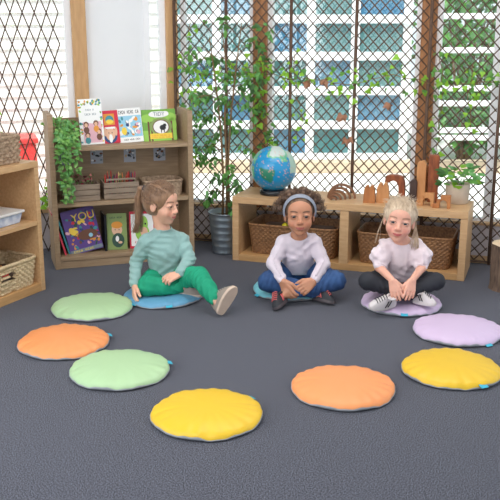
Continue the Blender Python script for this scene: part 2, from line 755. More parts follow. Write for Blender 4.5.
def lattice(mb, u0, u1, z0, z1, du, dz, mat, r=0.0043):
    """crossing diagonal sticks clipped to a rectangle"""
    s = dz / du
    for sg in (1, -1):
        for k in range(-200, 200):
            # z = z0 + sg*s*(u-u0) + k*dz
            pts = []
            for u in (u0, u1):
                z = z0 + sg * s * (u - u0) + k * dz
                if z0 <= z <= z1:
                    pts.append((u, z))
            for z in (z0, z1):
                u = u0 + (z - z0 - k * dz) / (sg * s)
                if u0 < u < u1:
                    pts.append((u, z))
            if len(pts) >= 2:
                pts.sort()
                (a, b), (c, d) = pts[0], pts[-1]
                if math.hypot(a - c, b - d) < 0.03:
                    continue
                y = 0.0034 * sg
                j = random.uniform(-.0015, .0015)
                mid = ((a + c) / 2 + j, y + j, (b + d) / 2)
                mb.tube([(a, y, b), mid, (c, y, d)], r, mat, 5)


edges = [0.02, 0.412, 0.885, 1.338, 1.83, 2.295, 2.80]
names = ['trellis panel behind the potted tree', 'trellis panel behind the globe', 'trellis panel behind the wooden arches',
         'trellis panel just left of the brown double post', 'trellis panel behind the small potted plant', 'trellis panel at the right edge behind the log']
for i in range(6):
    t = empty('trellis', local(CO, RA, edges[i], -0.042), RA, 'brown diagonal ' + names[i], 'trellis')
    wd = edges[i + 1] - edges[i]
    m = MB()
    lattice(m, 0.012, wd - 0.012, 0.03, 1.86, 0.072, 0.078, TREL)
    m.build('lattice', t)
    m = MB()
    m.tube([(0.006, 0, 0), (0.002, 0, 0.9), (0.004, 0, 1.9)], 0.0115, TREL, 8)
    m.build('post', t)
    if i == 5:
        m = MB()
        m.tube([(wd - 0.010, 0, 0), (wd - 0.010, 0, 0.9), (wd - 0.010, 0, 1.9)], 0.0085, TREL, 8)
        m.build('post', t)
    m = MB()
    m.tube([(0, 0, 0.02), (wd, 0, 0.02)], 0.007, TREL, 6)
    m.build('rail', t)
    m = MB()
    m.tube([(0, 0, 1.87), (wd, 0, 1.87)], 0.007, TREL, 6)
    m.build('rail', t)
t = empty('trellis', local(CO, LA, 0.83, 0.16), LA, 'stretched expanding willow trellis in front of the left window', 'trellis')
m = MB()
lattice(m, 0.0, 0.85, 0.02, 1.75, 0.078, 0.205, TREL, 0.0045)
m.build('lattice', t)

# creeper on the trellis
def creeper(path, n, spread, size, mats, label, lobes=True):
    b = empty('climbing_vine', path[0], 0, label, 'climbing plant')
    o0 = Vector(path[0])
    P = [Vector(p) - o0 for p in path]
    m = MB()
    pts = []
    for i in range(len(P) - 1):
        for t in range(6):
            pts.append(P[i].lerp(P[i + 1], t / 6) + rv() * 0.012)
    m.tube(pts, 0.0028, STEM, 5)
    m.build('stem', b)
    m = MB()
    for k in range(n):
        f = random.random() * (len(P) - 1.001)
        i = int(f)
        p = P[i].lerp(P[i + 1], f - i) + Vector((random.gauss(0, spread), random.gauss(0, spread * .3), random.gauss(0, spread)))
        leaf(m, p, rv() + Vector((0, -.2, -.6)), rv() + Vector((0, -1.6, .4)), size * random.uniform(.6, 1.2), size * random.uniform(.6, 1.1), random.choice(mats), lobes=lobes)
    m.build('foliage', b)
    return b


def bk(u, z, v=-0.065):
    return local(CO, RA, u, v, z)


creeper([bk(0.05, 1.28), bk(.3, 1.24), bk(.6, 1.26), bk(.95, 1.22), bk(1.3, 1.2), bk(1.6, 1.25), bk(1.95, 1.2), bk(2.3, 1.22)], 170, 0.05, 0.045, [LEAFB, LEAFM, LEAFB], 'bright green creeper running along the upper trellis')
creeper([bk(.72, 1.45), bk(.70, 1.2), bk(.66, 1.0), bk(.72, .85), bk(.74, .72)], 75, 0.04, 0.05, [LEAFM, LEAFB, LEAFD], 'green creeper hanging down above the globe')
creeper([bk(.92, 1.4), bk(.93, 1.15), bk(.98, .95), bk(.93, .8)], 26, 0.04, 0.04, [LEAFB], 'sparse bright creeper to the right of the globe')
creeper([bk(1.90, 1.45), bk(1.93, 1.15), bk(1.92, .9), bk(1.90, .7)], 26, 0.035, 0.045, [LEAFB, LEAFM], 'bright creeper down the brown double post')
creeper([bk(2.12, 1.35), bk(2.1, 1.1), bk(2.14, .9)], 10, 0.02, 0.045, [LEAFB], 'short bright creeper sprig near the right window edge')
creeper([bk(.15, 1.6), bk(.14, 1.2), bk(.2, .9), bk(.12, .6)], 60, 0.05, 0.045, [LEAFB, LEAFM], 'leafy creeper beside the top right corner of the bookcase')
lf = lambda u, z: local(CO, LA, u, 0.20, z)
creeper([lf(1.30, 1.1), lf(1.27, .9), lf(1.22, .78)], 9, 0.02, 0.05, [LEAFB], 'few bright leaves on the left trellis near the basket')
creeper([lf(.98, .55), lf(1.0, .42), lf(.97, .34)], 10, 0.02, 0.055, [LEAFB], 'small bright leaves low between oak cabinet and bookcase')
# orange dry leaves hung on the trellis
DRY = M('dry_orange_leaf', (150, 104, 78), 0.6, var=0.25)
for k, (u, z, lab) in enumerate(((1.02, 1.20, 'dry orange leaf hanging on trellis, leftmost near the top'), (1.13, 1.21, 'dry orange leaf hanging on trellis, second near the top'), (1.27, .98, 'dry brown leaf cluster hanging left of a trellis post'), (1.31, .83, 'round dry brown leaf against a trellis post'), (1.58, 1.07, 'dry orange leaf hanging alone in the trellis panel left of the double post'))):
    m = MB()
    for j in range(5):
        leaf(m, rv() * .012, rv() + Vector((0, 0, -1)), Vector((0, -1, .2)) + rv() * .5, .055, .045, DRY, lobes=True)
    tag(m.build('dry_leaf', None, bk(u, z, -0.07)), lab, 'leaf')

# ------------------------------------------------------------------ weave baskets
def basket_surface(L, W, H, t0, t1, rows, per, amp, mat, closed_bottom=True, pad=0.02, handle=None):
    """woven rounded box; t0 bottom shrink, t1 top"""
    m = MB()
    nu = per * 6
    nz = rows * 3

    def outline(s, L_, W_, r=0.04):
        # superellipse, even in angle
        a = 2 * PI * s
        c, d = math.cos(a), math.sin(a)
        e = 0.22
        return (math.copysign(abs(c) ** e, c) * L_ / 2, math.copysign(abs(d) ** e, d) * W_ / 2)
    # arc-length table
    base = [outline(i / 720, L, W) for i in range(721)]
    cum = [0]
    for i in range(720):
        cum.append(cum[-1] + math.hypot(base[i + 1][0] - base[i][0], base[i + 1][1] - base[i][1]))
    import bisect
    S = []
    for k in range(nu):
        q = cum[-1] * k / nu
        i = min(719, max(0, bisect.bisect(cum, q) - 1))
        f = (q - cum[i]) / max(1e-9, cum[i + 1] - cum[i])
        S.append((i + f) / 720)
    v = []
    for side in (0, 1):
        for j in range(nz + 1):
            z = H * j / nz
            sc = t0 + (t1 - t0) * j / nz
            row = j // 3 if j < nz else rows - 1
            ph = (j % 3) / 3
            for k in range(nu):
                x, y = outline(S[k], L * sc, W * sc)
                n = Vector((x / L, y / W, 0))
                if n.length < 1e-6:
                    n = Vector((1, 0, 0))
                n.normalize()
                dsp = amp * math.sin(PI * 2 * k / 6 + PI * (row % 2)) + amp * 0.9 * math.sin(PI * ph)
                if side:
                    dsp = -pad * 0.5 + dsp * 0.4
                v.append((x + n.x * dsp, y + n.y * dsp, z))
    N = (nz + 1) * nu
    f = []

    def hole(k, j):
        if not handle:
            return False
        z = H * (j + .5) / nz
        x = v[j * nu + k][0]
        y = v[j * nu + k][1]
        if handle[0] == 'x':
            return abs(x) > L * .42 and abs(y) < handle[1] and handle[2] < z < handle[3]
        return abs(y) > W * .40 and abs(x) < handle[1] and handle[2] < z < handle[3]
    for side in (0, 1):
        for j in range(nz):
            for k in range(nu):
                if hole(k, j):
                    continue
                a = side * N + j * nu + k
                b = side * N + j * nu + (k + 1) % nu
                c = b + nu
                d = a + nu
                f.append((a, b, c, d) if not side else (a, d, c, b))
    for k in range(nu):
        f.append((nz * nu + k, nz * nu + (k + 1) % nu, N + nz * nu + (k + 1) % nu, N + nz * nu + k))
    m.add(v, f, mat, True)
    bt = [(x * t0, y * t0, 0.006) for x, y in (outline(i / 40, L, W) for i in range(40))]
    m.poly(bt, mat)
    rim = [(x * t1, y * t1, H) for x, y in (outline(i / 48, L, W) for i in range(48))]
    return m, rim


def basket(name, loc, rz, L, W, H, mat, label, rows=14, per=60, amp=.003, t0=.92, t1=1.0, group=None, rimr=.008, handle=None):
    t = empty(name, loc, rz, label, 'basket', group)
    m, rim = basket_surface(L, W, H, t0, t1, rows, per, amp, mat, handle=handle)
    m.build('body', t)
    m = MB()
    m.tube(rim, rimr, mat, 7, closed=True)
    m.build('rim', t)
    return t


WICK = M('dark_wicker', (164, 118, 76), 0.6, col2=(108, 72, 44), scale=70, bump=0.4)
SEAG = M('seagrass', (226, 204, 166), 0.75, col2=(176, 146, 106), scale=60, bump=0.6, bscale=120)
GREYW = M('grey_brown_wicker', (186, 160, 134), 0.7, col2=(130, 106, 84), scale=70, bump=0.4)

# ------------------------------------------------------------------ low oak unit along the trellis
CA = D(-19.23)
CF = (-0.122, 5.765)
cab = empty('storage_unit', (CF[0], CF[1], 0), CA, 'low light oak open-backed shelf unit holding two baskets, under the globe', 'shelf unit')


def part(name, parent, boxes, mat, bevel=0.002):
    m = MB()
    for b in boxes:
        m.box(*b, mat)
    return m.build(name, parent, bevel=bevel)


CL, CD, CH = 1.572, 0.385, 0.45
part('top_panel', cab, [(0, CL, 0, CD, CH - .046, CH)], OAK)
part('side_panel', cab, [(0, .045, 0.001, CD, 0, CH - .047)], OAK)
part('side_panel', cab, [(CL - .045, CL, 0.001, CD, 0, CH - .047)], OAK)
part('divider', cab, [(.752, .812, .004, CD - .004, .046, CH - .047)], OAK)
part('base_panel', cab, [(.046, CL - .046, 0.004, CD, .0, .045)], OAKE)
part('back_rail', cab, [(.046, CL - .046, CD - .02, CD - .004, .046, .115)], OAK)

for (u, lab) in ((.405, 'wide brown wicker basket in the left bay of the low oak unit'), (1.17, 'wide brown wicker basket in the right bay of the low oak unit')):
    basket('wicker_basket', local(CF, CA, u, .215, .047), CA, .63, .33, .205, WICK, lab, rows=14, per=52, amp=.0045, group=None)
YB = M('yellow_plastic', (226, 210, 40), 0.4)
m = MB()
m.lathe([(0.0001, -.022), (.012, -.018), (.020, -.009), (.022, 0), (.020, .009), (.012, .018), (.0001, .022)], YB, 16)
tag(m.build('toy_ball', None, local(CF, CA, .34, .13, .243)), 'small yellow ball peeking over the rim of the left wicker basket', 'ball')
m = MB()
m.box(-.25, .25, -.12, .12, 0, .165, M('brown_cloth', (92, 66, 50), .9, var=.2, bump=.5))
o = m.build('folded_blanket', None, local(CF, CA, .405, .215, .056), (0, 0, CA), bevel=.02)
tag(o, 'brown folded blanket filling the left wicker basket', 'blanket')

# globe
def globe():
    c = local(CF, CA, .240, .175, CH)
    g = empty('globe', c, 0, 'blue globe on a black ring base on top of the low oak unit', 'globe')
    m = MB()
    blk = M('black_plastic', (26, 28, 34), 0.25)
    m.lathe([(.058, 0), (.092, 0), (.096, .008), (.094, .026), (.084, .036), (.066, .04), (.058, .034), (.058, 0)], blk, 48)
    m.build('base', g)
    R = .155
    nu, nv = 128, 72
    V = []
    for j in range(nv + 1):
        th = PI * j / nv
        for i in range(nu):
            a = 2 * PI * i / nu
            V.append((R * math.sin(th) * math.cos(a), R * math.sin(th) * math.sin(a), R * math.cos(th)))
    Q = [(j * nu + i, (j + 1) * nu + i, (j + 1) * nu + (i + 1) % nu, j * nu + (i + 1) % nu) for j in range(nv) for i in range(nu)]
    V = np.array(V)

    def col(P):
        ocean = np.array(srgb(0, 132, 190)[:3])
        deep = np.array(srgb(50, 170, 204)[:3])
        pale = np.array(srgb(196, 208, 204)[:3])
        green = np.array(srgb(52, 132, 104)[:3])
        lgreen = np.array(srgb(104, 182, 140)[:3])
        out = np.zeros((len(P), 3))
        u = P / R
        for i, p in enumerate(u):
            nz = noise.noise(Vector(p) * 3.0) * .12 + noise.noise(Vector(p) * 8) * .06
            a = math.degrees(math.atan2(p[0], -p[1]))   # 0 = towards the room
            z = math.degrees(math.asin(max(-1, min(1, p[2]))))
            c_ = ocean * .8 + deep * .2
            k = nz * 60
            # land: pale northern mass, green lower edge
            dn = math.hypot((a - 2) / 1.5, z - 62) + k
            tri = z > -34 and z < 4 and (a > -44 + (4 - z) * .25) and (a < 0 + z * .2) and (z < 2 - abs(a + 22) * .1 + k * .5) and z > -8 - (a + 44) * .75 - 6 + k
            if dn < 26:
                c_ = pale
            elif dn < 32:
                c_ = lgreen
            if z < 36 and z > 12 and abs(a - 24 + (z - 20) * .1 + k) < 9 and z > 24:
                c_ = lgreen
            if a > 40 and a < 100 and z > -5 and z < 58 and k > -4:
                c_ = pale * .6 + lgreen * .4
            if a < -62 and a > -130 and z > -40 and z < 45 and k > -3:
                c_ = lgreen
            if tri:
                c_ = green
            if abs(a) > 130 and k > 1:
                c_ = green
            if z > 74:
                c_ = pale
            if noise.noise(Vector(p) * 17 + Vector((3, 1, 7))) > .47:
                c_ = np.array(srgb(214, 160, 150)[:3])
            out[i] = c_
        return out
    gm = M('globe_print', (255, 255, 255), .3, attr=True, coat=.3)
    o = raw_mesh('sphere', V, Q, gm, g, col)
    o.location = (0, 0, R + .022)
    o.rotation_euler = (D(-4), D(6), D(3))


globe()

# rainbow arches
ARC = M('walnut_arch', (142, 96, 64), .5, col2=(112, 72, 46), scale=14, stretch=(1, 4, 1))
for k, r in enumerate((.096, .077, .058, .040, .023)):
    m = MB()
    pts = []
    n = 20
    th = .012
    out = [(r * math.cos(PI * i / n), r * math.sin(PI * i / n)) for i in range(n + 1)]
    inn = [((r - th) * math.cos(PI * i / n), (r - th) * math.sin(PI * i / n)) for i in range(n, -1, -1)]
    P = out + inn
    L2 = len(out)
    v = [(x, y, z) for y in (-.02, .02) for (x, z) in P]
    f = []
    N = len(P)
    for i in range(n):
        j0, j1 = i, i + 1
        k0, k1 = N - 1 - i, N - 2 - i
        f += [(j0, k0, k1, j1), (N + j0, N + j1, N + k1, N + k0), (j0, j1, N + j1, N + j0), (k0, N + k0, N + k1, k1)]
    f += [(0, N, 2 * N - 1, N - 1), (n, n + 1, N + n + 1, N + n)]
    m.add(v, f, ARC)
    word = ['largest outer', 'second largest', 'middle', 'second smallest', 'smallest inner'][k]
    pp = local(CF, CA, .715 - k * .008, .20 - k * .022, CH)
    o = m.build('wooden_arch', None, pp, (0, 0, D(-12)), bevel=.0015)
    tag(o, word + ' brown wooden arch of the nested rainbow stacker on the oak unit', 'toy arch', 'nested wooden rainbow arches')

# wooden blocks
BL = M('honey_wood_block', (188, 124, 72), .5, col2=(160, 96, 50), scale=9, stretch=(3, 3, 1))
BLL = M('light_wood_block', (206, 148, 96), .5, col2=(182, 122, 72), scale=9, stretch=(3, 3, 1))
BD = M('dark_wood_block', (66, 48, 42), .5, var=.2)
BR = M('reddish_wood_block', (162, 88, 48), .4, col2=(104, 52, 30), scale=11, stretch=(4, 4, 1))


def block(pts, th, mat, u, v, label, rz=0.0, bev=.004, z=CH, name='wooden_block'):
    m = MB()
    m.prism(pts, -th / 2, th / 2, mat)
    o = m.build(name, None, local(CF, CA, u, v, z), (0, 0, CA + rz), bevel=bev)
    return tag(o, label, 'toy block', 'wooden building blocks on the oak unit')


def humps(w, h):
    p = [(-w / 2, 0), (w / 2, 0), (w / 2 * .82, h * .8)]
    for i in range(9):
        a = PI * i / 8
        p.append((w * .19 + w * .16 * math.cos(a), h * .84 + h * .16 * math.sin(a)))
    p.append((0, h * .80))
    for i in range(9):
        a = PI * i / 8
        p.append((-w * .2 + w * .16 * math.cos(a), h * .84 + h * .13 * math.sin(a)))
    p.append((-w / 2 * .88, h * .76))
    return p


block(humps(.080, .118), .055, BL, .925, .105, 'two-humped honey wood block, left one of the pair', .1)
block(humps(.086, .135), .06, BLL, 1.008, .135, 'taller two-humped wood block just right of its lower twin', .1)
ap = [(.03, 0), (.072, 0), (.068, .12), (.055, .163), (.02, .172), (-.03, .172), (-.058, .163), (-.064, .12), (-.045, .112)]
for i in range(7):
    a = D(120 - 20 * i)
    ap.append((-.008 + .04 * math.cos(a), .09 + .042 * math.sin(a)))
ap = ap[:9] + [(-.03, .125), (-.005, .135), (.015, .125), (.027, .1), (.031, .06)]
block(ap, .05, BR, 1.065, .235, 'reddish half-arch wood block leaning behind the two-humped blocks')
dp = [(-.023, 0), (.023, 0), (.023, .125)] + [(.023 * math.cos(PI * i / 8), .125 + .023 * math.sin(PI * i / 8)) for i in range(1, 8)] + [(-.023, .125)]
block(dp, .04, BD, 1.19, .245, 'dark brown round-topped wood block standing among the pale ones')
m = MB()
block([(-.03, 0), (.03, 0), (.032, .25), (.012, .272), (-.022, .262), (-.03, .25)], .05, BLL, 1.235, .27, 'tall pale wood block left of the tallest reddish block', bev=.006)
block([(-.033, 0), (.033, 0), (.035, .30), (.03, .312), (-.03, .312), (-.034, .30)], .05, BR, 1.312, .262, 'tallest reddish wood block, upright like a tower', .15, bev=.006)
block([(-.026, 0), (.026, 0), (.03, .22), (-.02, .235)], .04, BL, 1.272, .318, 'slim honey wood block squeezed behind the two tower blocks', bev=.005)


def steps():
    p = []
    s = .026
    p = [(-.055, 0), (-.055, s), (-.030, s), (-.030, 2 * s), (-.006, 2 * s), (-.006, .083), (.056, .083), (.056, 0), (.036, 0)]
    for i in range(9):
        a = PI * i / 8
        p.append((.012 + .024 * math.cos(a), .026 + .026 * math.sin(a)))
    p.append((-.012, 0))
    return p


block(steps(), .045, BLL, 1.285, .13, 'stepped wood bridge block, the one further from the potted plant', bev=.003)
block(steps(), .045, BL, 1.395, .085, 'stepped wood bridge block, the one in front of the plant pot', bev=.003)

# little potted plant
pp = empty('potted_plant', local(CF, CA, 1.470, .285, CH), 0, 'green leafy plant in a small cream pot on the right end of the oak unit', 'potted plant')
m = MB()
POTC = M('cream_pot', (206, 190, 172), .7, var=.05)
m.lathe([(.001, 0), (.066, 0), (.072, .004), (.080, .125), (.079, .13), (.073, .13), (.070, .11), (.001, .11)], POTC, 40)
m.build('pot', pp)
m = MB()
for k in range(60):
    a = random.uniform(0, 2 * PI)
    r = random.uniform(.01, .12)
    p = Vector((r * math.cos(a), r * math.sin(a) * .8, .14 + random.uniform(.0, .105) - r * .2))
    leaf(m, p, Vector((math.cos(a), math.sin(a), random.uniform(-.3, .5))), Vector((random.uniform(-.3, .3), -.5, 1)), random.uniform(.045, .08), random.uniform(.04, .065), random.choice([LEAFM, LEAFP, LEAFB, LEAFD]), .2)
m.build('foliage', pp)
m = MB()
for k in range(14):
    a = k * .45
    m.tube([(0.01 * math.cos(a), .01 * math.sin(a), .10), (.05 * math.cos(a), .04 * math.sin(a), .16)], .002, STEMG, 5)
m.build('stem', pp)

# potted tree in galvanised bucket
tr = empty('potted_tree', (-0.175, 5.985, 0), 0, 'tall slender potted tree in a ribbed galvanised bucket beside the oak unit', 'potted tree')
ZN = M('galvanised_steel', (150, 160, 168), .38, metal=.75, var=.12, scale=14)
m = MB()
prof = [(.001, .004), (.085, .004), (.088, 0)]
for i in range(40):
    z = .29 * i / 39
    prof.append((.090 + .028 * i / 39 + .0035 * max(0, math.sin(i * .97)), z))
prof += [(.124, .292), (.124, .298), (.117, .298), (.114, .26), (.001, .26)]
m.lathe(prof, ZN, 48)
m.build('bucket', tr)
m = MB()
m.lathe([(.001, .268), (.06, .272), (.113, .262)], M('potting_soil', (62, 48, 40), .95, bump=.8), 32, wob=.01)
m.build('soil', tr)
m = MB()
trk = [[(0.01, 0, .26), (.012, .01, .6), (.0, .0, .95), (.02, .0, 1.25), (-.02, .0, 1.6)],
       [(-.02, .01, .26), (-.012, -.01, .55), (-.03, .01, .9), (-.06, 0, 1.2), (-.1, 0, 1.5)],
       [(.03, .0, .26), (.02, .0, .62), (.04, .0, .95), (.08, .0, 1.3), (.12, 0, 1.6)]]
for p in trk:
    m.tube(p, [.009, .008, .007, .005, .003], STEM, 7)
tips = []
for p in trk:
    for k in range(13):
        f = random.uniform(.35, 3.95)
        i = int(f)
        s0 = Vector(p[i]).lerp(Vector(p[i + 1]), f - i)
        a = random.uniform(0, 2 * PI)
        L = random.uniform(.10, .24)
        e = s0 + Vector((math.cos(a) * L, math.sin(a) * L * .55, random.uniform(-.02, .1)))
        mid = s0.lerp(e, .5) + Vector((0, 0, .03))
        e2 = e + Vector((math.cos(a) * .03, 0, -.08))
        m.tube([s0, mid, e, e2], [.003, .0025, .002, .001], STEM, 5)
        tips.append((s0, mid, e, e2))
m.build('trunk', tr)
m = MB()
for (s0, mid, e, e2) in tips:
    for k in range(11):
        q = random.random()
        p = mid.lerp(e, q * 2) if q < .5 else e.lerp(e2, q * 2 - 1)
        p = p + rv() * .02
        leaf(m, p, rv() * .8 + Vector((0, 0, -.8)), rv() + Vector((0, -1, .5)), random.uniform(.04, .066), random.uniform(.026, .038), random.choice([LEAFD, LEAFM, LEAFP, LEAFM]))
m.build('foliage', tr)

# log stump
st = empty('log_stump', (1.605, 5.10, 0), 0, 'bark-covered log stump standing at the right edge of the rug', 'log')
BARK = M('bark', (136, 112, 94), .9, col2=(78, 62, 54), scale=18, stretch=(3, 3, .7), bump=1.0, bscale=40)
CUT = M('cut_wood', (216, 192, 160), .8, var=.08, scale=25)
m = MB()
n = 56
prof = []
v = []
for j in range(22):
    z = .285 * j / 21
    for k in range(n):
        a = 2 * PI * k / n
        r = .118 + .008 * noise.noise(Vector((math.cos(a) * 2.2, math.sin(a) * 2.2, z * 3))) + .005 * noise.noise(Vector((math.cos(a) * 12, math.sin(a) * 12, z * 12))) + (.006 if j == 0 else 0)
        v.append((r * math.cos(a), r * math.sin(a), z))
f = [(j * n + k, j * n + (k + 1) % n, (j + 1) * n + (k + 1) % n, (j + 1) * n + k) for j in range(21) for k in range(n)]
m.add(v, f, BARK, True)
m.build('bark', st)
m = MB()
m.add([tuple(q) for q in v[-n:]] + [(0, 0, .287)], [(k, (k + 1) % n, n) for k in range(n)], CUT)
m.build('cut_top', st)

# ------------------------------------------------------------------ the bookcase on the left
BA = D(18.36)
BF = (-1.293, 5.512)
bc = empty('bookcase', (BF[0], BF[1], 0), BA, 'grey-brown wooden bookcase with picture books, behind the girl in green', 'bookcase')
BW, BDp, BH = .955, .30, 1.025
part('side_panel', bc, [(0, .035, 0, BDp, 0, BH)], PLY)
part('side_panel', bc, [(BW - .035, BW, 0, BDp, 0, BH)], PLY)
part('shelf', bc, [(.036, BW - .036, .003, BDp - .013, .785, .812)], PLY)
part('shelf', bc, [(.036, BW - .036, .003, BDp - .013, .418, .446)], PLY)
part('base_shelf', bc, [(.036, BW - .036, .003, BDp - .013, .055, .082)], PLY)
part('plinth', bc, [(.036, BW - .036, .012, .03, 0, .054)], PLY)
part('back_panel', bc, [(.036, BW - .036, BDp - .012, BDp, .03, .975)], PLY, 0)


def bkp(u, v, z):
    return local(BF, BA, u, v, z)


PAPER = M('book_pages', (232, 228, 216), .8)


def book(name_label, u, v, z, w, h, t, base, art, tilt=12, yaw=0.0, roll=0.0, spine=None, group='picture books on the bookcase', spread=False):
    """standing book, cover facing the room; art = function(mb, w, h) drawing on the cover"""
    b = empty('book', bkp(u, v, z + .001), 0, name_label, 'book', group)
    b.rotation_euler = Euler((0, 0, 0))
    Mx = Matrix.Rotation(BA + yaw, 4, 'Z') @ Matrix.Rotation(D(-tilt), 4, 'X') @ Matrix.Rotation(roll, 4, 'Y')
    b.rotation_euler = Mx.to_euler()
    m = MB()
    mat = base
    m.box(-w / 2, w / 2, 0, .002, 0, h, mat)
    m.box(-w / 2, w / 2, t - .002, t, 0, h, mat)
    m.box(-w / 2, -w / 2 + .002, .002, t - .002, 0, h, spine or mat)
    art(m, w, h)
    m.build('cover', b)
    m = MB()
    m.box(-w / 2 + .003, w / 2 - .004, .003, t - .003, .004, h - .004, PAPER)
    m.build('pages', b)
    return b


def flat(name, rgb):
    return M('print_' + name, rgb, .45)


YEL, WHT, GRN, RD, BLU, PNK, NAV = flat('yellow', (238, 206, 70)), flat('white', (240, 240, 238)), flat('green', (112, 168, 64)), flat('red', (206, 34, 62)), flat('blue', (150, 202, 226)), flat('pink', (226, 178, 190)), flat('navy', (34, 66, 118))
TAN, BRN, BLK, DGR, PUR, TEA, ORG, LGR, SKN, GRY = flat('tan', (190, 160, 110)), flat('brown', (110, 68, 48)), flat('black', (26, 28, 34)), flat('dark_green', (40, 74, 60)), flat('purple', (92, 62, 140)), flat('teal', (60, 140, 150)), flat('orange', (224, 148, 50)), flat('light_green', (150, 200, 84)), flat('peach', (226, 180, 150)), flat('grey', (120, 134, 144))
OLV = flat('olive_green', (132, 152, 88))


def E_(m, cx, cz, rx, rz_, mat, lay=1, n=20, rot=0.0):
    c_, s_ = math.cos(rot), math.sin(rot)
    pts = []
    for i in range(n):
        a = 2 * PI * i / n
        x, z = rx * math.cos(a), rz_ * math.sin(a)
        pts.append((cx + x * c_ - z * s_, -.0003 * lay, cz + x * s_ + z * c_))
    m.poly(pts, mat)


def R_(m, x0, x1, z0, z1, mat, lay=1):
    y = -.0003 * lay
    m.poly([(x0, y, z0), (x1, y, z0), (x1, y, z1), (x0, y, z1)], mat)


def marks(m, x0, x1, z, h, mat, n, lay=4):
    """row of hand-drawn title strokes too small to read"""
    w = (x1 - x0) / n
    for i in range(n):
        if i % 5 == 4:
            continue
        xa = x0 + i * w
        R_(m, xa + w * .1, xa + w * .3, z, z + h, mat, lay)
        if i % 2:
            R_(m, xa + w * .3, xa + w * .8, z + h * .4, z + h * .6, mat, lay)
            R_(m, xa + w * .6, xa + w * .8, z, z + h, mat, lay)
        else:
            R_(m, xa + w * .3, xa + w * .8, z, z + h * .2, mat, lay)
            R_(m, xa + w * .3, xa + w * .7, z + h * .8, z + h, mat, lay)


def words(txt, parent, x, z, size, mat, y=-.0018, rot=0.0):
    c = bpy.data.curves.new('lettering', 'FONT')
    c.body = txt
    c.size = size
    c.extrude = .0004
    c.align_x = 'CENTER'
    c.align_y = 'CENTER'
    t = bpy.data.objects.new('lettering', c)
    COL.objects.link(t)
    dg = bpy.context.evaluated_depsgraph_get()
    me = bpy.data.meshes.new_from_object(t.evaluated_get(dg))
    bpy.data.objects.remove(t)
    me.materials.clear()
    me.materials.append(mat)
    o = bpy.data.objects.new('lettering', me)
    COL.objects.link(o)
    o.parent = parent
    o.location = (x, y, z)
    o.rotation_euler = (D(90), rot, 0)
    return o


def art1(m, w, h):
    rr = random.Random(3)
    for k in range(46):
        e = rr.random()
        x = rr.uniform(-w * .47, w * .47) if e < .5 else rr.choice((-1, 1)) * w * rr.uniform(.38, .47)
        z = h * rr.uniform(.86, .97) if e < .5 else rr.uniform(.05, .95) * h
        E_(m, x, z, .009, .006, rr.choice([YEL, GRN, ORG, LGR, TEA]), 1 + k % 3 * .5, 8, rr.uniform(0, 3))
    E_(m, .005, h * .66, w * .38, h * .2, WHT, 3)
    R_(m, -w * .36, w * .42, h * .04, h * .5, PNK, 2.5)
    marks(m, -w * .2, w * .16, h * .74, .012, GRY, 6)
    marks(m, -w * .25, w * .25, h * .64, .014, GRY, 8)
    for (x, z, s_, c_) in ((-.035, .36, 1, BRN), (.03, .38, 1.0, ORG), (.045, .2, 1, BRN), (-.03, .13, 1.0, TEA)):
        E_(m, x, z * h + .025, .017 * s_, .019 * s_, BRN, 5)
        E_(m, x, z * h + .02, .011 * s_, .013 * s_, SKN, 6)
        E_(m, x, z * h - .012, .018 * s_, .022 * s_, c_, 5.5)


def art2(m, w, h):
    R_(m, -w * .28, w * .3, h * .56, h * .9, ORG, 1)
    E_(m, 0.003, h * .72, w * .22, h * .13, TEA, 2)
    E_(m, 0.003, h * .66, w * .2, h * .07, YEL, 3)
    E_(m, 0, h * .2, w * .36, h * .2, NAV, 1)
    E_(m, 0, h * .28, w * .26, h * .2, SKN, 2)
    R_(m, -w * .26, w * .28, h * .44, h * .5, WHT, 3)
    E_(m, -w * .28, h * .36, .01, .03, SKN, 3)
    E_(m, w * .3, h * .36, .01, .03, SKN, 3)
    E_(m, 0, h * .15, w * .1, h * .13, WHT, 4)
    E_(m, -w * .09, h * .32, .003, .004, BLK, 4)
    E_(m, w * .09, h * .32, .003, .004, BLK, 4)
    R_(m, -w * .5, -w * .42, 0, h * .98, NAV, 1)


def art3(m, w, h):
    R_(m, -w * .48, w * .48, h * .16, h * .78, BLU, 1)
    marks(m, -w * .42, w * .42, h * .84, .022, BLK, 12)
    marks(m, -w * .3, w * .36, h * .06, .011, BLK, 14)
    rr = random.Random(9)
    for k in range(26):
        E_(m, rr.uniform(-.42, .42) * w, rr.uniform(.22, .74) * h, rr.uniform(.006, .016), rr.uniform(.008, .02), rr.choice([WHT, GRY, TEA, ORG, PNK, WHT, NAV]), 2 + k * .05, 9, rr.uniform(0, 3))
    E_(m, -w * .26, h * .34, .018, .026, YEL, 5)


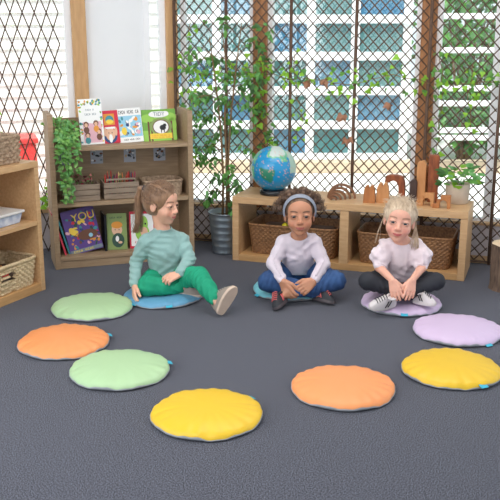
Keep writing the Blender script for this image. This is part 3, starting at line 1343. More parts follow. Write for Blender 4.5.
def art4(m, w, h):
    R_(m, -w * .49, w * .49, 0, h * .34, LGR, 1)
    for (x, z, rx, rz_) in ((-.08, .72, .045, .03), (.07, .74, .05, .032), (0, .8, .05, .03), (.09, .5, .03, .05)):
        E_(m, x, z * h, rx, rz_, LGR, 1.5)
    for x in (-.075, -.055, .085):
        R_(m, x - .006, x + .006, 0, h * .62, BRN, 2)
    E_(m, .01, h * .46, w * .33, h * .27, OLV, 2.6)
    E_(m, .01, h * .44, w * .25, h * .23, BRN, 3)
    E_(m, .01, h * .44, w * .225, h * .205, WHT, 3.5)
    E_(m, .022, h * .42, .022, .018, BLK, 4.5)
    E_(m, .036, h * .49, .012, .011, BLK, 4.6)
    R_(m, .008, .014, h * .26, h * .42, BLK, 4.5)
    R_(m, .028, .034, h * .26, h * .42, BLK, 4.5)
    R_(m, -w * .3, w * .36, h * .07, h * .24, YEL, 4)
    marks(m, -w * .25, w * .3, h * .15, .010, ORG, 11, 5)
    marks(m, -w * .25, w * .3, h * .095, .007, ORG, 13, 5)
    E_(m, 0, h * .84, w * .3, h * .1, WHT, 4)
    E_(m, -.04, h * .86, .025, .016, WHT, 4.2)
    E_(m, .045, h * .86, .025, .016, WHT, 4.3)


book('tall picture book with floral border and children on its cover, leftmost on the top shelf', .30, .10, .812, .155, .30, .012, WHT, art1, 10, yaw=D(-2), roll=D(-2))
book('bright red picture book with a face on its cover, top shelf', .425, .12, .812, .125, .218, .015, RD, art2, 12, yaw=D(3), roll=D(-2))
book('pale blue and white picture book between the red and the green one', .565, .13, .812, .165, .23, .010, WHT, art3, 12, roll=D(-3))
b4 = book('green forest picture book titled TIDY on the top shelf', .765, .14, .812, .235, .215, .012, GRN, art4, 12, yaw=D(0), roll=D(-1))
words('TIDY', b4, .002, .215 * .845, .036, GRY, -.0022)


def art5(m, w, h):
    rr = random.Random(5)
    for k in range(80):
        c_ = rr.choice([PUR, PUR, TEA, NAV, RD, DGR, YEL, ORG, PNK, BRN])
        E_(m, rr.uniform(-.46, .46) * w, rr.uniform(.12, .95) * h, rr.uniform(.006, .018), rr.uniform(.005, .014), c_, 1 + k * .02, 8, rr.uniform(0, 3))
    E_(m, -w * .28, h * .52, .02, .03, YEL, 4, rot=.5)
    E_(m, .03, h * .38, w * .3, h * .12, BRN, 4.5)
    E_(m, .05, h * .35, .014, .014, BLU, 5)
    R_(m, -w * .49, w * .49, h * .02, h * .1, GRY, 4)
    marks(m, -w * .4, w * .3, h * .035, .014, YEL, 10, 5)


def art6(m, w, h):
    E_(m, .0, h * .55, .036, .04, SKN, 2)
    E_(m, .0, h * .68, .038, .024, ORG, 3)
    E_(m, .006, h * .26, .042, .05, DGR, 2.5)
    E_(m, .0, h * .30, .012, .02, WHT, 3)
    E_(m, .02, h * .2, .014, .009, SKN, 4)
    E_(m, -.012, h * .55, .003, .004, BLK, 4)
    E_(m, .014, h * .55, .003, .004, BLK, 4)
    marks(m, -w * .35, w * .3, h * .86, .012, DGR, 9)


def art7(m, w, h):
    R_(m, -w * .44, w * .44, h * .06, h * .93, WHT, 1)
    pts = [(-.012, .30), (.028, .55), (.03, .78), (.005, .88)]
    E_(m, .0, h * .42, .048, .062, LGR, 2)
    E_(m, .01, h * .66, .03, .055, LGR, 2.1)
    E_(m, .012, h * .44, .026, .034, SKN, 3)
    E_(m, -.012, h * .62, .006, .007, BLK, 4)
    E_(m, .022, h * .66, .006, .007, BLK, 4)
    marks(m, -w * .3, w * .3, h * .14, .012, RD, 9)


TPK = flat('hot_pink', (208, 62, 84))
book('thin pink book leaning against the left side of the bottom shelf', .078, .05, .083, .012, .30, .17, TPK, lambda m, w, h: None, 0, yaw=0, roll=D(-15))
book('thin teal book leaning between the pink book and the big colourful one', .104, .07, .083, .010, .24, .15, TEA, lambda m, w, h: None, 0, yaw=0, roll=D(-15))
b5 = book('large colourful book with the word YOU, bottom shelf', .225, .08, .088, .225, .30, .02, PUR, art5, 9, roll=D(-11))
words('YOU', b5, .03, .30 * .8, .075, YEL, -.0028)
book('black upright book beside the large colourful one', .352, .07, .083, .014, .25, .16, BLK, lambda m, w, h: None, 0)
book('olive green book with an orange-haired child on its cover', .432, .085, .083, .135, .25, .016, OLV, art6, 11, yaw=D(-8))
book('white book with red border and a green pear-like figure on it', .605, .075, .083, .175, .255, .012, RD, art7, 9, yaw=D(-10))

# taped pictures under the top shelf
PRT = flat('photo_print', (176, 180, 190))
for k, (u, lab) in enumerate(((.13, 'small printed picture taped inside the bookcase, half behind the trailing leaves'), (.345, 'small printed picture taped above the left wooden crate'), (.575, 'small printed picture taped at the middle, above the crate and basket'), (.785, 'small printed picture taped rightmost in the bookcase'))):
    m = MB()
    m.box(-.042, .042, 0, .0015, 0, .105, PRT)
    rr = random.Random(20 + k)
    for q in range(16):
        E_(m, rr.uniform(-.03, .03), rr.uniform(.02, .085), rr.uniform(.006, .012), rr.uniform(.005, .01), rr.choice([BRN, BLK, GRY, GRY, WHT, TAN]), 1 + q * .1, 8)
    m.build('x') if False else None
    o = m.build('taped_picture', None, bkp(u, BDp - .0155, .655), (0, 0, BA))
    tag(o, lab, 'picture')

# wooden crates
CR = M('weathered_crate', (158, 140, 122), .8, col2=(126, 108, 92), scale=10, stretch=(1, 6, 6))


def crate(u, v, label):
    t = empty('wooden_crate', bkp(u, v, .447), BA, label, 'crate', 'crates on the middle shelf')
    W, Dp, H = .235, .17, .115
    m = MB()
    for i in range(3):
        z0 = .004 + i * .038
        m.box(-W / 2, W / 2, -Dp / 2, -Dp / 2 + .009, z0, z0 + .034, CR)
        m.box(-W / 2, W / 2, Dp / 2 - .009, Dp / 2, z0, z0 + .034, CR)
        m.box(-W / 2, -W / 2 + .009, -Dp / 2 + .0095, Dp / 2 - .0095, z0, z0 + .034, CR)
        m.box(W / 2 - .009, W / 2, -Dp / 2 + .0095, Dp / 2 - .0095, z0, z0 + .034, CR)
    m.build('slat_wall', t)
    m = MB()
    m.box(-W / 2 + .01, W / 2 - .01, -Dp / 2 + .01, Dp / 2 - .01, 0, .008, CR)
    m.build('bottom', t)
    return t


crate(.20, .105, 'weathered wooden crate of dried flowers under the trailing plant')
c2 = crate(.465, .115, 'weathered wooden crate of coloured pencils right of the plant')
m = MB()
m.box(-.1, .1, -.079, -.071, .128, .14, CR)
m.box(-.1, -.09, -.079, -.071, .1185, .1275, CR)
m.box(.09, .1, -.079, -.071, .1185, .1275, CR)
m.build('handle', c2)
cols = [(190, 40, 40), (60, 120, 70), (200, 120, 70), (50, 60, 90), (220, 180, 120), (120, 60, 50), (170, 60, 90), (70, 100, 60)]
PC = [M('pencil_%d' % i, c_, .5) for i, c_ in enumerate(cols)]
k = 0
cn = ['red', 'green', 'tan orange', 'dark blue', 'cream', 'brown', 'pink', 'olive']
for i in range(12):
    for j in range(4):
        uu = -.095 + .0173 * i
        vv = -.055 + .034 * j
        m = MB()
        h = random.uniform(.115, .168)
        ax, ay = random.uniform(-.012, .012), random.uniform(-.01, .01)
        ci = (i * 3 + j * 5) % 8
        m.tube([(0, 0, 0), (ax, ay, h - .014), (ax, ay, h)], [.0045, .0045, .0012], PC[ci], 6)
        o = m.build('coloured_pencil', None, bkp(.465 + uu, .115 + vv, .457), (0, 0, BA))
        tag(o, cn[ci] + ' pencil standing in the crate right of the trailing plant', 'pencil', cn[ci] + ' pencils in the crate')
FLW = [M('dried_flower_%d' % i, c_, .8) for i, c_ in enumerate([(150, 50, 70), (190, 120, 110), (110, 60, 60), (90, 110, 60)])]
m = MB()
for k in range(90):
    x, y, z = random.uniform(-.1, .1), random.uniform(-.06, .06), random.uniform(.06, .145)
    leaf(m, (x, y, z), rv() + Vector((0, 0, 1)), rv(), .022, .02, random.choice(FLW))
for k in range(24):
    x, y = random.uniform(-.09, .09), random.uniform(-.06, .06)
    m.tube([(x * .6, y * .6, .0), (x, y, .1)], .0015, STEM, 4)
o = m.build('dried_flowers', None, bkp(.20, .105, .457), (0, 0, BA))
tag(o, 'dusky red dried flower heads filling the left crate', 'dried flowers', kind='stuff')
basket('wicker_basket', bkp(.755, .13, .447), BA, .27, .20, .105, GREYW, 'shallow grey-brown wicker basket on the middle shelf behind the girl in green', rows=8, per=30, amp=.003)

# trailing plant on the bookcase top left
tp = empty('trailing_plant', bkp(.115, .13, .813), 0, 'trailing green plant spilling from the top left of the bookcase', 'trailing plant')
m = MB()
m.lathe([(.001, 0), (.05, 0), (.056, .004), (.065, .095), (.060, .095), (.057, .08), (.001, .08)], M('olive_pot', (120, 132, 78), .6), 28)
m.build('pot', tp)
mf, ms_ = MB(), MB()
Rb = Matrix.Rotation(BA, 3, 'Z')
strands = []
for k in range(11):
    a = random.uniform(-.9, .9)
    x1 = .05 * math.sin(a) + random.uniform(-.03, .05)
    drop = random.choice([.05, .12, .25, .42, .34, .18])
    top = Vector((random.uniform(-.02, .02), 0, .09))
    p = [top, Vector((x1 * .6, -.08, .14)), Vector((x1, -.165, .10))]
    z = .10
    while z > .10 - drop:
        z -= .045
        p.append(Vector((x1 + random.uniform(-.012, .012), -.172 + random.uniform(-.008, .008), z)))
    p = [Rb @ q for q in p]
    ms_.tube(p, .0016, STEMG, 4)
    for i in range(len(p) - 1):
        for j in range(4):
            q = p[i].lerp(p[i + 1], random.random()) + rv() * .016
            leaf(mf, q, Vector((random.uniform(-1, 1), random.uniform(-.9, .1), random.uniform(-.8, .2))), Rb @ Vector((random.uniform(-.4, .4), -1, .7)), random.uniform(.026, .042), random.uniform(.024, .036), random.choice([LEAFI, LEAFP, LEAFM]), lobes=True)
for k in range(60):
    q = Rb @ Vector((random.gauss(0, .045), random.uniform(-.13, .08), random.uniform(.08, .185)))
    leaf(mf, q, rv(), Vector((random.uniform(-.5, .5), -.6, 1)), random.uniform(.026, .042), random.uniform(.024, .034), random.choice([LEAFI, LEAFP, LEAFM]), lobes=True)
mf.build('foliage', tp)
ms_.build('stem', tp)

# ------------------------------------------------------------------ oak cabinet, left edge
KA = D(63)
KF = (-1.26, 5.076)
kc = empty('storage_cabinet', (KF[0], KF[1], 0), KA, 'light oak open cabinet cut off by the left edge', 'cabinet')
KW, KD, KH, tk = .86, .36, .80, .036
part('top_panel', kc, [(-KW, 0, 0, KD, KH - tk, KH)], OAK)
part('side_panel', kc, [(-tk, 0, .001, KD, 0, KH - tk - .001)], OAK)
part('side_panel', kc, [(-KW, -KW + tk, .001, KD, 0, KH - tk - .001)], OAK)
part('shelf', kc, [(-KW + tk + .001, -tk - .001, .003, KD - .014, .415, .440)], OAK)
part('base_panel', kc, [(-KW + tk + .001, -tk - .001, .003, KD - .014, 0, .052)], OAKE)
part('back_panel', kc, [(-KW + tk + .001, -tk - .001, KD - .012, KD, 0.0, KH - tk - .001)], OAK, 0)
kl = lambda u, v, z: local(KF, KA, u, v, z)
sb = basket('seagrass_basket', kl(-.30, .155, .053), KA, .52, .28, .168, SEAG, 'pale seagrass basket with handle hole on the bottom of the left cabinet', rows=11, per=34, amp=.0065, rimr=.012, t0=.9, handle=('y', .052, .075, .125))
basket('wicker_basket', kl(-.235, .17, .801), KA, .32, .24, .155, GREYW, 'grey-brown woven basket on top of the left oak cabinet', rows=8, per=20, amp=.008, rimr=.009, t0=.97)
for k, (u, v, z, L, r_, c_) in enumerate(((-.42, .14, .16, .13, .3, BD), (-.30, .15, .165, .14, -.5, BL), (-.22, .13, .13, .12, .9, RED), (-.36, .2, .13, .12, 1.3, BR), (-.46, .2, .13, .10, .1, BLL), (-.18, .21, .14, .10, -.7, BD))):
    m = MB()
    m.box(-L / 2, L / 2, -.022, .022, 0, .035, c_)
    o = m.build('wooden_block', None, kl(u, v, z), (.12, .08, KA + r_), bevel=.003)
    nm = ['dark brown', 'honey brown', 'red', 'reddish brown', 'pale', 'darkest'][k]
    tag(o, nm + ' toy block lying in the seagrass basket', 'toy block', 'blocks in the seagrass basket')
m = MB()
m.box(-.2, .2, -.11, .11, 0, .075, M('grey_felt', (96, 84, 76), .9, var=.2))
tag(m.build('folded_cloth', None, kl(-.30, .165, .062), (0, 0, KA), bevel=.02), 'grey folded cloth under the blocks in the seagrass basket', 'cloth')
# white tray with paper
tb = empty('plastic_tray', kl(-.26, .16, .441), KA, 'white and blue patterned lidded box on the shelf of the left cabinet', 'box')
TRY = M('white_blue_pattern', (214, 222, 234), .4, col2=(150, 166, 196), scale=26)
m = MB()
v = []
for (z, s_) in ((0, .9), (.062, 1.0)):
    v += [(-.155 * s_, -.11 * s_, z), (.155 * s_, -.11 * s_, z), (.155 * s_, .11 * s_, z), (-.155 * s_, .11 * s_, z)]
m.add(v, [(3, 2, 1, 0), (4, 5, 6, 7), (0, 1, 5, 4), (1, 2, 6, 5), (2, 3, 7, 6), (3, 0, 4, 7)], TRY)
m.build('body', tb, bevel=.006)
m = MB()
m.box(-.165, .165, -.12, .12, .063, .078, M('white_lid', (224, 222, 220), .4))
m.build('lid', tb, bevel=.004)

# ------------------------------------------------------------------ round cushions
UND = M('grey_cushion_underside', (150, 154, 160), .6, var=.1, bump=.2)
TAGM = M('turquoise_fabric_tag', (60, 176, 204), .6)


def cushion(x, y, rgb, label, tag_ang, seed, R=.231, H=.057, dents=()):
    r_ = random.Random(seed)
    c = empty('floor_cushion', (x, y, 0), 0, label, 'cushion', 'round floor cushions')
    mat = M('vinyl_%d_%d_%d' % rgb, rgb, .42, bump=.12, bscale=9, spec=.45)
    n = 120
    ph = [r_.uniform(0, 2 * PI) for _ in range(6)]
    NW = 22
    off = [r_.uniform(-.35, .35) for _ in range(NW)]

    def puck(a):
        q = a / (2 * PI) * NW
        i = int(q) % NW
        t = q - int(q)
        w = off[i] * (1 - t) + off[(i + 1) % NW] * t
        return math.sin(q * 2 * PI + w * 3) * (.6 + off[i])

    def rad(a):
        return R * (1 + .007 * math.sin(2 * a + ph[0]) + .006 * math.sin(3 * a + ph[1]) + .005 * math.sin(7 * a + ph[2]) + .004 * puck(a))
    seam = lambda a: .0165 + .004 * math.sin(3 * a + ph[3]) + .0035 * math.sin(8 * a + ph[4]) + .004 * puck(a)

    def dent(px, py):
        d = 0
        for (dx, dy, dr, dd) in dents:
            d += dd * math.exp(-((px - dx) ** 2 + (py - dy) ** 2) / (dr * dr))
        return d
    ts = [0.0001, .08, .15, .22, .3, .38, .45, .52, .58, .64, .69, .74, .78, .82, .85, .88, .90, .92, .94, .955, .968, .98, .988, .995, 1.0]
    v = []
    for t in ts:
        for k in range(n):
            a = 2 * PI * k / n
            rr = rad(a) * t
            s0 = seam(a)
            prof = (1 - t ** 3.4) ** .62
            z = s0 + (H - s0) * prof
            # gathers near the seam, puffy top
            g = max(0, t - .62) / .38
            z += .0015 * puck(a) * max(0, g - .35) * (1 - g) * 5
            z += .0016 * math.sin(7 * rr * math.cos(a) / R + ph[5]) * math.sin(6 * rr * math.sin(a) / R + ph[1]) * (1 - t)
            bul = 1 + .018 * math.sin(PI * min(1, max(0, (t - .8) / .2)))
            px, py = rr * bul * math.cos(a), rr * bul * math.sin(a)
            z -= dent(px, py) * (1 - t ** 6)
            v.append((px, py, max(z, s0)))
    f = [(i * n + k, i * n + (k + 1) % n, (i + 1) * n + (k + 1) % n, (i + 1) * n + k) for i in range(len(ts) - 1) for k in range(n)]
    f = [q[::-1] for q in f]
    m = MB()
    m.add(v, f, mat, True)
    m.build('top_cover', c)
    m = MB()
    v = []
    for (t, zf) in ((1.0, 1.0), (1.012, .8), (.995, .45), (.95, .12), (.85, .0), (.01, .0)):
        for k in range(n):
            a = 2 * PI * k / n
            rr = rad(a) * t
            v.append((rr * math.cos(a), rr * math.sin(a), max(.0015, seam(a) * zf)))
    f = [(i * n + k, (i + 1) * n + k, (i + 1) * n + (k + 1) % n, i * n + (k + 1) % n) for i in range(5) for k in range(n)]
    m.add(v, f, UND, True)
    m.build('underside', c)
    a = D(tag_ang)
    m = MB()
    m.box(-.019, .019, -.016, .018, -.001, .001, TAGM)
    rr = rad(a)
    o = m.build('fabric_tag', c, (rr * math.cos(a), rr * math.sin(a), seam(a) + .003), None)
    o.rotation_euler = (Matrix.Rotation(a - PI / 2, 3, 'Z') @ Matrix.Rotation(D(-18), 3, 'X')).to_euler()
    return c


CY, CO_, CG, CLI, CB, CLB = (226, 184, 40), (236, 150, 92), (170, 202, 156), (206, 184, 214), (98, 156, 190), (122, 196, 210)
cushion(-.179, 3.290, CY, 'yellow round cushion at the bottom centre, nearest to the camera', 40, 1)
cushion(.416, 3.560, CO_, 'orange round cushion right of the nearest yellow one', 100, 2)
cushion(.948, 3.775, CY, 'yellow round cushion at the right edge', -66, 3)
cushion(1.10, 4.305, CLI, 'lilac round cushion with nobody on it, right edge', -62, 4)
cushion(-.905, 4.69, CG, 'pale green round cushion beside the girl in green trousers, by the cabinet', 10, 5)
cushion(-.95, 4.13, CO_, 'orange round cushion at the far left between two green ones', 22, 6)
cushion(-.612, 3.765, CG, 'pale green round cushion in front of the left orange one', 18, 7)
cushion(-.52, 4.909, CB, 'blue round cushion under the girl in the green top', -76, 8, dents=((.02, .06, .12, .02), (-.02, -.08, .1, .012)))
cushion(.250, 5.045, CLB, 'light turquoise cushion under the girl in jeans', -150, 9, dents=((.01, .05, .13, .02),))
cushion(.88, 4.774, CLI, 'lilac cushion under the girl in the white blouse', -95, 10, dents=((.01, .08, .13, .018),))


# ------------------------------------------------------------------ the children
def nrm(a):
    a = np.array(a, float)
    return a / np.linalg.norm(a)


def head_frame(yaw, pitch, roll):
    """yaw: 0 looks to -Y, positive turns to +X; columns = lateral (picture right when facing us), forward, up"""
    Rm = Matrix.Rotation(D(yaw), 3, 'Z') @ Matrix.Rotation(D(180), 3, 'Z') @ Matrix.Rotation(D(pitch), 3, 'X') @ Matrix.Rotation(D(roll), 3, 'Y')
    A = np.array(Rm)
    return A  # columns x (person's right is +x here), y forward, z up


class Head:
    def __init__(s, c, A, k):
        s.c, s.A, s.k = np.array(c, float), A, k

    def w(s, l, f, u):
        return s.c + s.k * (s.A @ np.array([l, f, u], float))

    def inv(s, P):
        return ((P - s.c) @ s.A) / s.k


def add_head(F, H, neck, chub=1.0):
    k = s = H.k
    A = H.A

    def e(c, r, kk=0.0, mode='u', R=None):
        F.ell(H.w(*c), [x * s for x in r], kk * s, A if R is None else A @ R, mode)

    def cp(a, b, ra, rb, kk=0.0, mode='u'):
        F.cap(H.w(*a), H.w(*b), ra * s, rb * s, kk * s, mode)
    F.cap(H.w(0, -.022, -.04), neck, .036 * s, .040 * s, .02)
    e((0, -.012, .028), (.072, .086, .077), .01)
    e((0, .030, .028), (.058, .048, .055), .02)
    e((0, .030, -.028), (.057 * chub, .048, .058), .02)
    e((0, .036, -.066), (.038, .036, .034), .022)
    e((0, .058, -.088), (.016, .014, .013), .02)
    for q in (1, -1):
        e((q * .034 * chub, .052, -.036), (.022, .02, .022), .022)
        # socket
        e((q * .030, .088, .001), (.017, .012, .011), .012, 's')
        # lid ball
        e((q * .0305, .0655, -.001), (.0175, .0165, .0165), .005)
        # ear
        R = np.array(Matrix.Rotation(D(q * 14), 3, 'Z'))
        e((q * .072, -.006, -.012), (.007, .016, .025), .006, R=R)
        e((q * .078, -.001, -.010), (.004, .008, .014), .004, 's', R=R)
        e((q * .0085, .086, -.0315), (.0075, .0075, .006), .006)
        # nostril
        e((q * .006, .088, -.0375), (.0028, .004, .003), .002, 's')
    cp((0, .074, .004), (0, .093, -.027), .0065, .0088, .012)
    e((0, .0755, -.048), (.026, .010, .020), .012)
    # lips
    for q in (1, -1):
        cp((0, .0850, -.0550), (q * .010, .0830, -.0547), .0040, .0036, .003)
        cp((q * .010, .0835, -.0545), (q * .022, .0755, -.0530), .0036, .0020, .003)
        cp((0, .0835, -.0628), (q * .010, .081, -.0618), .0048, .0042, .003)
        cp((q * .010, .081, -.0625), (q * .021, .0755, -.0545), .0042, .0020, .003)
        cp((0, .0905, -.0588), (q * .020, .0815, -.0550), .0014, .001, .0015, 's')
        # eye opening
        e((q * .0305, .0845, -.001), (.0142, .012, .0058), .0015, 's')


def skin_color(H, base, lip, brow, lash, blush, mouth_tilt=0.0):
    base, lip, brow, lash, blush = [np.array(srgb(*c)[:3]) for c in (base, lip, brow, lash, blush)]

    def fn(P):
        L = H.inv(np.asarray(P, float))
        l, f, u = L[:, 0], L[:, 1], L[:, 2]
        C = np.tile(base, (len(P), 1))
        near = (np.abs(l) < .09) & (f > .03) & (np.abs(u) < .12)

        def mix(mask, col):
            nonlocal C
            mk = np.clip(mask, 0, 1)[:, None] * near[:, None]
            C = C * (1 - mk) + col * mk
        al = np.abs(l)
        d = ((al - .036) / .02) ** 2 + ((u + .038) / .018) ** 2
        mix(.5 * np.exp(-d * 1.2), blush)
        # nose tip
        mix(.25 * np.exp(-((l / .012) ** 2 + ((u + .03) / .012) ** 2)), blush)
        # lips
        um = -.0588 + .004 * (al / .021) ** 2
        hw = np.clip(1 - (al / .0225) ** 2, 0, 1) ** .6
        m = 1 - np.clip(np.abs(u - um) / (.0085 * hw + 1e-4), 0, 2)
        mix(np.clip(m * 3, 0, 1) * (f > .066), lip)
        m = np.clip(1 - np.abs(u - (-.0588 + .0038 * (al / .02) ** 2)) / .0017, 0, 1) * (al < .021)
        mix(m * .75 * (f > .066), lip * .35)
        # brows
        uc = .0215 + .004 * (1 - ((al - .032) / .02) ** 2)
        m = np.clip(1.3 - np.abs(u - uc) / .0040, 0, 1) * np.clip((.02 - np.abs(al - .031)) / .004, 0, 1)
        mix(m * .9, brow)
        # lash line round the opening
        rr = np.sqrt(((al - .0305) / .0156) ** 2 + ((u + .001) / .0078) ** 2)
        m = np.clip(1 - np.abs(rr - 1.0) / .26, 0, 1) * (.5 + .5 * (u > 0))
        mix(m * (f > .05), lash)
        return C
    return fn


EYEM = M('eye_white_and_iris', (255, 255, 255), .12, attr=True, coat=.6)


def add_eyes(person, H, iris, gaze=(0, 0)):
    for q in (1, -1):
        c = H.w(q * .0305, .0650, -.001)
        R = .0150 * H.k
        nu, nv = 40, 28
        V = []
        for j in range(nv + 1):
            th = PI * j / nv
            for i in range(nu):
                a = 2 * PI * i / nu
                V.append((math.sin(th) * math.cos(a), math.cos(th), math.sin(th) * math.sin(a)))
        V = np.array(V) * R
        W = V @ H.A.T + c
        Q = [(j * nu + i, j * nu + (i + 1) % nu, (j + 1) * nu + (i + 1) % nu, (j + 1) * nu + i) for j in range(nv) for i in range(nu)]
        g = nrm((gaze[0], 1, gaze[1]))
        ir, pu, wh = [np.array(srgb(*x)[:3]) for x in (iris, (10, 8, 8), (206, 200, 196))]
        nV = V / R

        def col(P):
            ca = nV @ g
            C = np.tile(wh, (len(P), 1))
            C[ca > .70] = ir * .4
            C[ca > .76] = ir
            C[ca > .90] = pu
            return C
        raw_mesh('eye', W, Q, EYEM, person, col)


def foot_in(F, ankle, sh, r=.026):
    heel, toe, up, L, sd = sh
    heel = np.array(heel, float)
    a = nrm(toe)
    u = np.array(up, float)
    u = nrm(u - a * (u @ a))
    k = L / .18
    p1 = heel + a * .042 * k + u * .050 * k
    p2 = heel + a * .135 * k + u * .032 * k
    F.cap(ankle, p1, r, .022 * k, .01)
    F.cap(p1, p2, .022 * k, .012 * k, .01)


def hand(F, wrist, d, n, side, s=1.0, curl=(.35, .5, .6), spread=.12, thumb=0.6, wr=.0185, thumb_curl=.3):
    """d: finger direction, n: back-of-hand normal, side: +1 thumb on d x n side"""
    d, n = nrm(d), np.array(n, float)
    n = nrm(n - d * (n @ d))
    t = np.cross(d, n) * side
    w = np.array(wrist, float)
    pl = .052 * s
    # palm
    kn = []
    for i, (x, ln) in enumerate(((.021, 1.0), (.0075, 1.04), (-.0065, 1.0), (-.0195, .92))):
        base = w + t * x * .55 * s + d * .008
        k_ = w + t * x * s + d * pl * ln
        F.cap(base, k_, .0105 * s, .0085 * s, .008)
        kn.append(k_)
    tips = []
    for i, L in enumerate((.042, .047, .044, .035)):
        L *= s
        ang = spread * (1.5 - i) * .9
        dd = nrm(d + t * ang * .6)
        p = kn[i]
        c = 0
        rads = (.0078, .0072, .0064, .0056)
        for j, fr in enumerate((.45, .31, .24)):
            c += curl[j] * (1 + .12 * i)
            dj = nrm(dd * math.cos(c) - n * math.sin(c))
            p2 = p + dj * L * fr
            F.cap(p, p2, rads[j] * s, rads[j + 1] * s, .0015)
            p = p2
        tips.append(p)
    # thumb from the side of the palm near its base
    b0 = w + t * .014 * s + d * .012 * s - n * .003
    d1 = nrm(d * .75 + t * thumb - n * .25)
    p1 = b0 + d1 * .030 * s
    d2 = nrm(d * 1.0 + t * thumb * .35 - n * thumb_curl)
    p2 = p1 + d2 * .022 * s
    p3 = p2 + nrm(d2 - n * .15 - t * .15) * .017 * s
    F.cap(b0, p1, .0115 * s, .0088 * s, .006)
    F.cap(p1, p2, .0086 * s, .0076 * s, .002)
    F.cap(p2, p3, .0076 * s, .0062 * s, .001)
    return tips


def limb(F, pts, rs, k=.012):
    for i in range(len(pts) - 1):
        F.cap(pts[i], pts[i + 1], rs[i], rs[i + 1], k)


def mid(a, b, t=.5):
    return np.array(a, float) * (1 - t) + np.array(b, float) * t


def cloth_mesh(name, F, mat, person, rl=1, color=None):
    V, Q = F.mesh()
    V = relax(V, Q, rl, .5)
    return raw_mesh(name, V, Q, mat, person, color)


def shoe(person, heel, toe_dir, up, L, mats, side=1, sock=None, name='shoe', stripes=True):
    """heel = point on the sole under the heel end; up = from sole to ankle"""
    a = nrm(toe_dir)
    u = np.array(up, float)
    u = nrm(u - a * (u @ a))
    b = np.cross(a, u) * side
    W = L * .42
    up_m, sole_m, lace_m = mats
    sh = empty(name, (0, 0, 0))
    sh.parent = person
    Rm = Matrix(((a[0], b[0], u[0], heel[0]), (a[1], b[1], u[1], heel[1]), (a[2], b[2], u[2], heel[2]), (0, 0, 0, 1)))
    if side < 0:
        Rm = Matrix(((a[0], -b[0], u[0], heel[0]), (a[1], -b[1], u[1], heel[1]), (a[2], -b[2], u[2], heel[2]), (0, 0, 0, 1)))
    sh.matrix_local = Rm

    def hw(t):   # half width along the length 0..1
        return W * (.36 + .14 * math.sin(PI * min(1, max(0, (t - .12) / .88)) * .95) ** 1.2) * (1 - max(0, (t - .8) / .2) ** 2.6 * .62) * (1 - max(0, (.13 - t) / .13) ** 2.2 * .45)

    def cy(t):
        return .05 * W * math.sin(PI * t) * side
    # sole
    n = 26
    out = []
    for i in range(n + 1):
        t = i / n
        out.append((t * L, cy(t) + hw(t)))
    for i in range(n, -1, -1):
        t = i / n
        out.append((t * L, cy(t) - hw(t)))
    m = MB()
    N = len(out)
    hs = .018
    cx, cyy = L * .5, 0
    rings = [(.97, 0), (1.0, .003), (1.0, hs - .004), (.97, hs)]
    v = []
    for (s_, z) in rings:
        for (x, y) in out:
            v.append((cx + (x - cx) * s_, y * s_, z))
    f = [(i * N + k, i * N + (k + 1) % N, (i + 1) * N + (k + 1) % N, (i + 1) * N + k) for i in range(3) for k in range(N)]
    f.append(tuple(range(N - 1, -1, -1)))
    f.append(tuple(range(3 * N, 4 * N)))
    m.add(v, f, sole_m)
    # tread lines
    for i in range(1, 12):
        t = i / 12
        m.box(t * L - .0015, t * L + .0015, cy(t) - hw(t) * .8, cy(t) + hw(t) * .8, -.0012, .0005, sole_m)
    m.build('sole', sh)
    # upper: loft of cross sections
    m = MB()
    ns, nc = 22, 22
    v = []
    for i in range(ns + 1):
        t = .015 + .965 * i / ns
        if t < .42:
            top = .062 + .008 * math.sin(t / .42 * PI * .5) * 0 + .006 * (1 - t / .42)
        else:
            q = (t - .42) / .58
            top = .062 * (1 - q) ** 1.0 * .62 + .028 * (1 - q ** 5) + .062 * .38 * (1 - q) ** 2
        top = max(top, .012) * L / .18
        for k in range(nc):
            an = PI * k / (nc - 1)
            e = .62
            cc, ss = math.cos(an), math.sin(an)
            y = math.copysign(abs(cc) ** e, cc) * hw(t) * .97
            z = abs(ss) ** .72 * top
            y *= 1 - .32 * (z / max(top, 1e-5)) * (1 if t < .5 else .7)
            v.append((t * L, cy(t) + y, hs * .8 + z))
    f = [(i * nc + k, i * nc + k + 1, (i + 1) * nc + k + 1, (i + 1) * nc + k) for i in range(ns) for k in range(nc - 1)]
    m.add(v, f, up_m, True)
    m.add([v[k] for k in range(nc)] + [v[ns * nc + k] for k in range(nc)], [tuple(range(nc)), tuple(range(2 * nc - 1, nc - 1, -1))], up_m)
    m.build('upper', sh)
    # ankle collar
    m = MB()
    ring = []
    for i in range(24):
        an = 2 * PI * i / 24
        ring.append((L * .22 + L * .17 * math.cos(an), cy(.2) + W * .30 * math.sin(an), (.078 + .004 * math.cos(an)) * L / .18))
    m.tube(ring, .008 * L / .18, up_m, 7, closed=True)
    m.build('collar', sh)
    # laces
    m = MB()
    for i in range(5):
        t = .44 + .075 * i
        q = (t - .42) / .58
        top = (.062 * (1 - q) * .62 + .028 * (1 - q ** 5) + .062 * .38 * (1 - q) ** 2) * L / .18
        zz = hs * .8 + top + .0015
        hwv = hw(t) * .55
        m.tube([(t * L, cy(t) - hwv, zz - .008), (t * L + .003, cy(t) - hwv * .5, zz - .0005), (t * L + .005, cy(t) + hwv * .5, zz), (t * L + .008, cy(t) + hwv, zz - .008)], .0026, lace_m, 5)
    m.build('laces', sh)
    if stripes:
        for sgn in (1, -1):
            for i in range(2):
                m = MB()
                t = .38 + .1 * i
                y0 = cy(t) + sgn * hw(t) * .99
                m.tube([(t * L, y0 * 1.0, hs + .006), (t * L - .012, y0 * .86, hs + .026), (t * L - .02, y0 * .66, hs + .042)], .003, lace_m, 5)
                m.build('side_stripe', sh)
    return sh


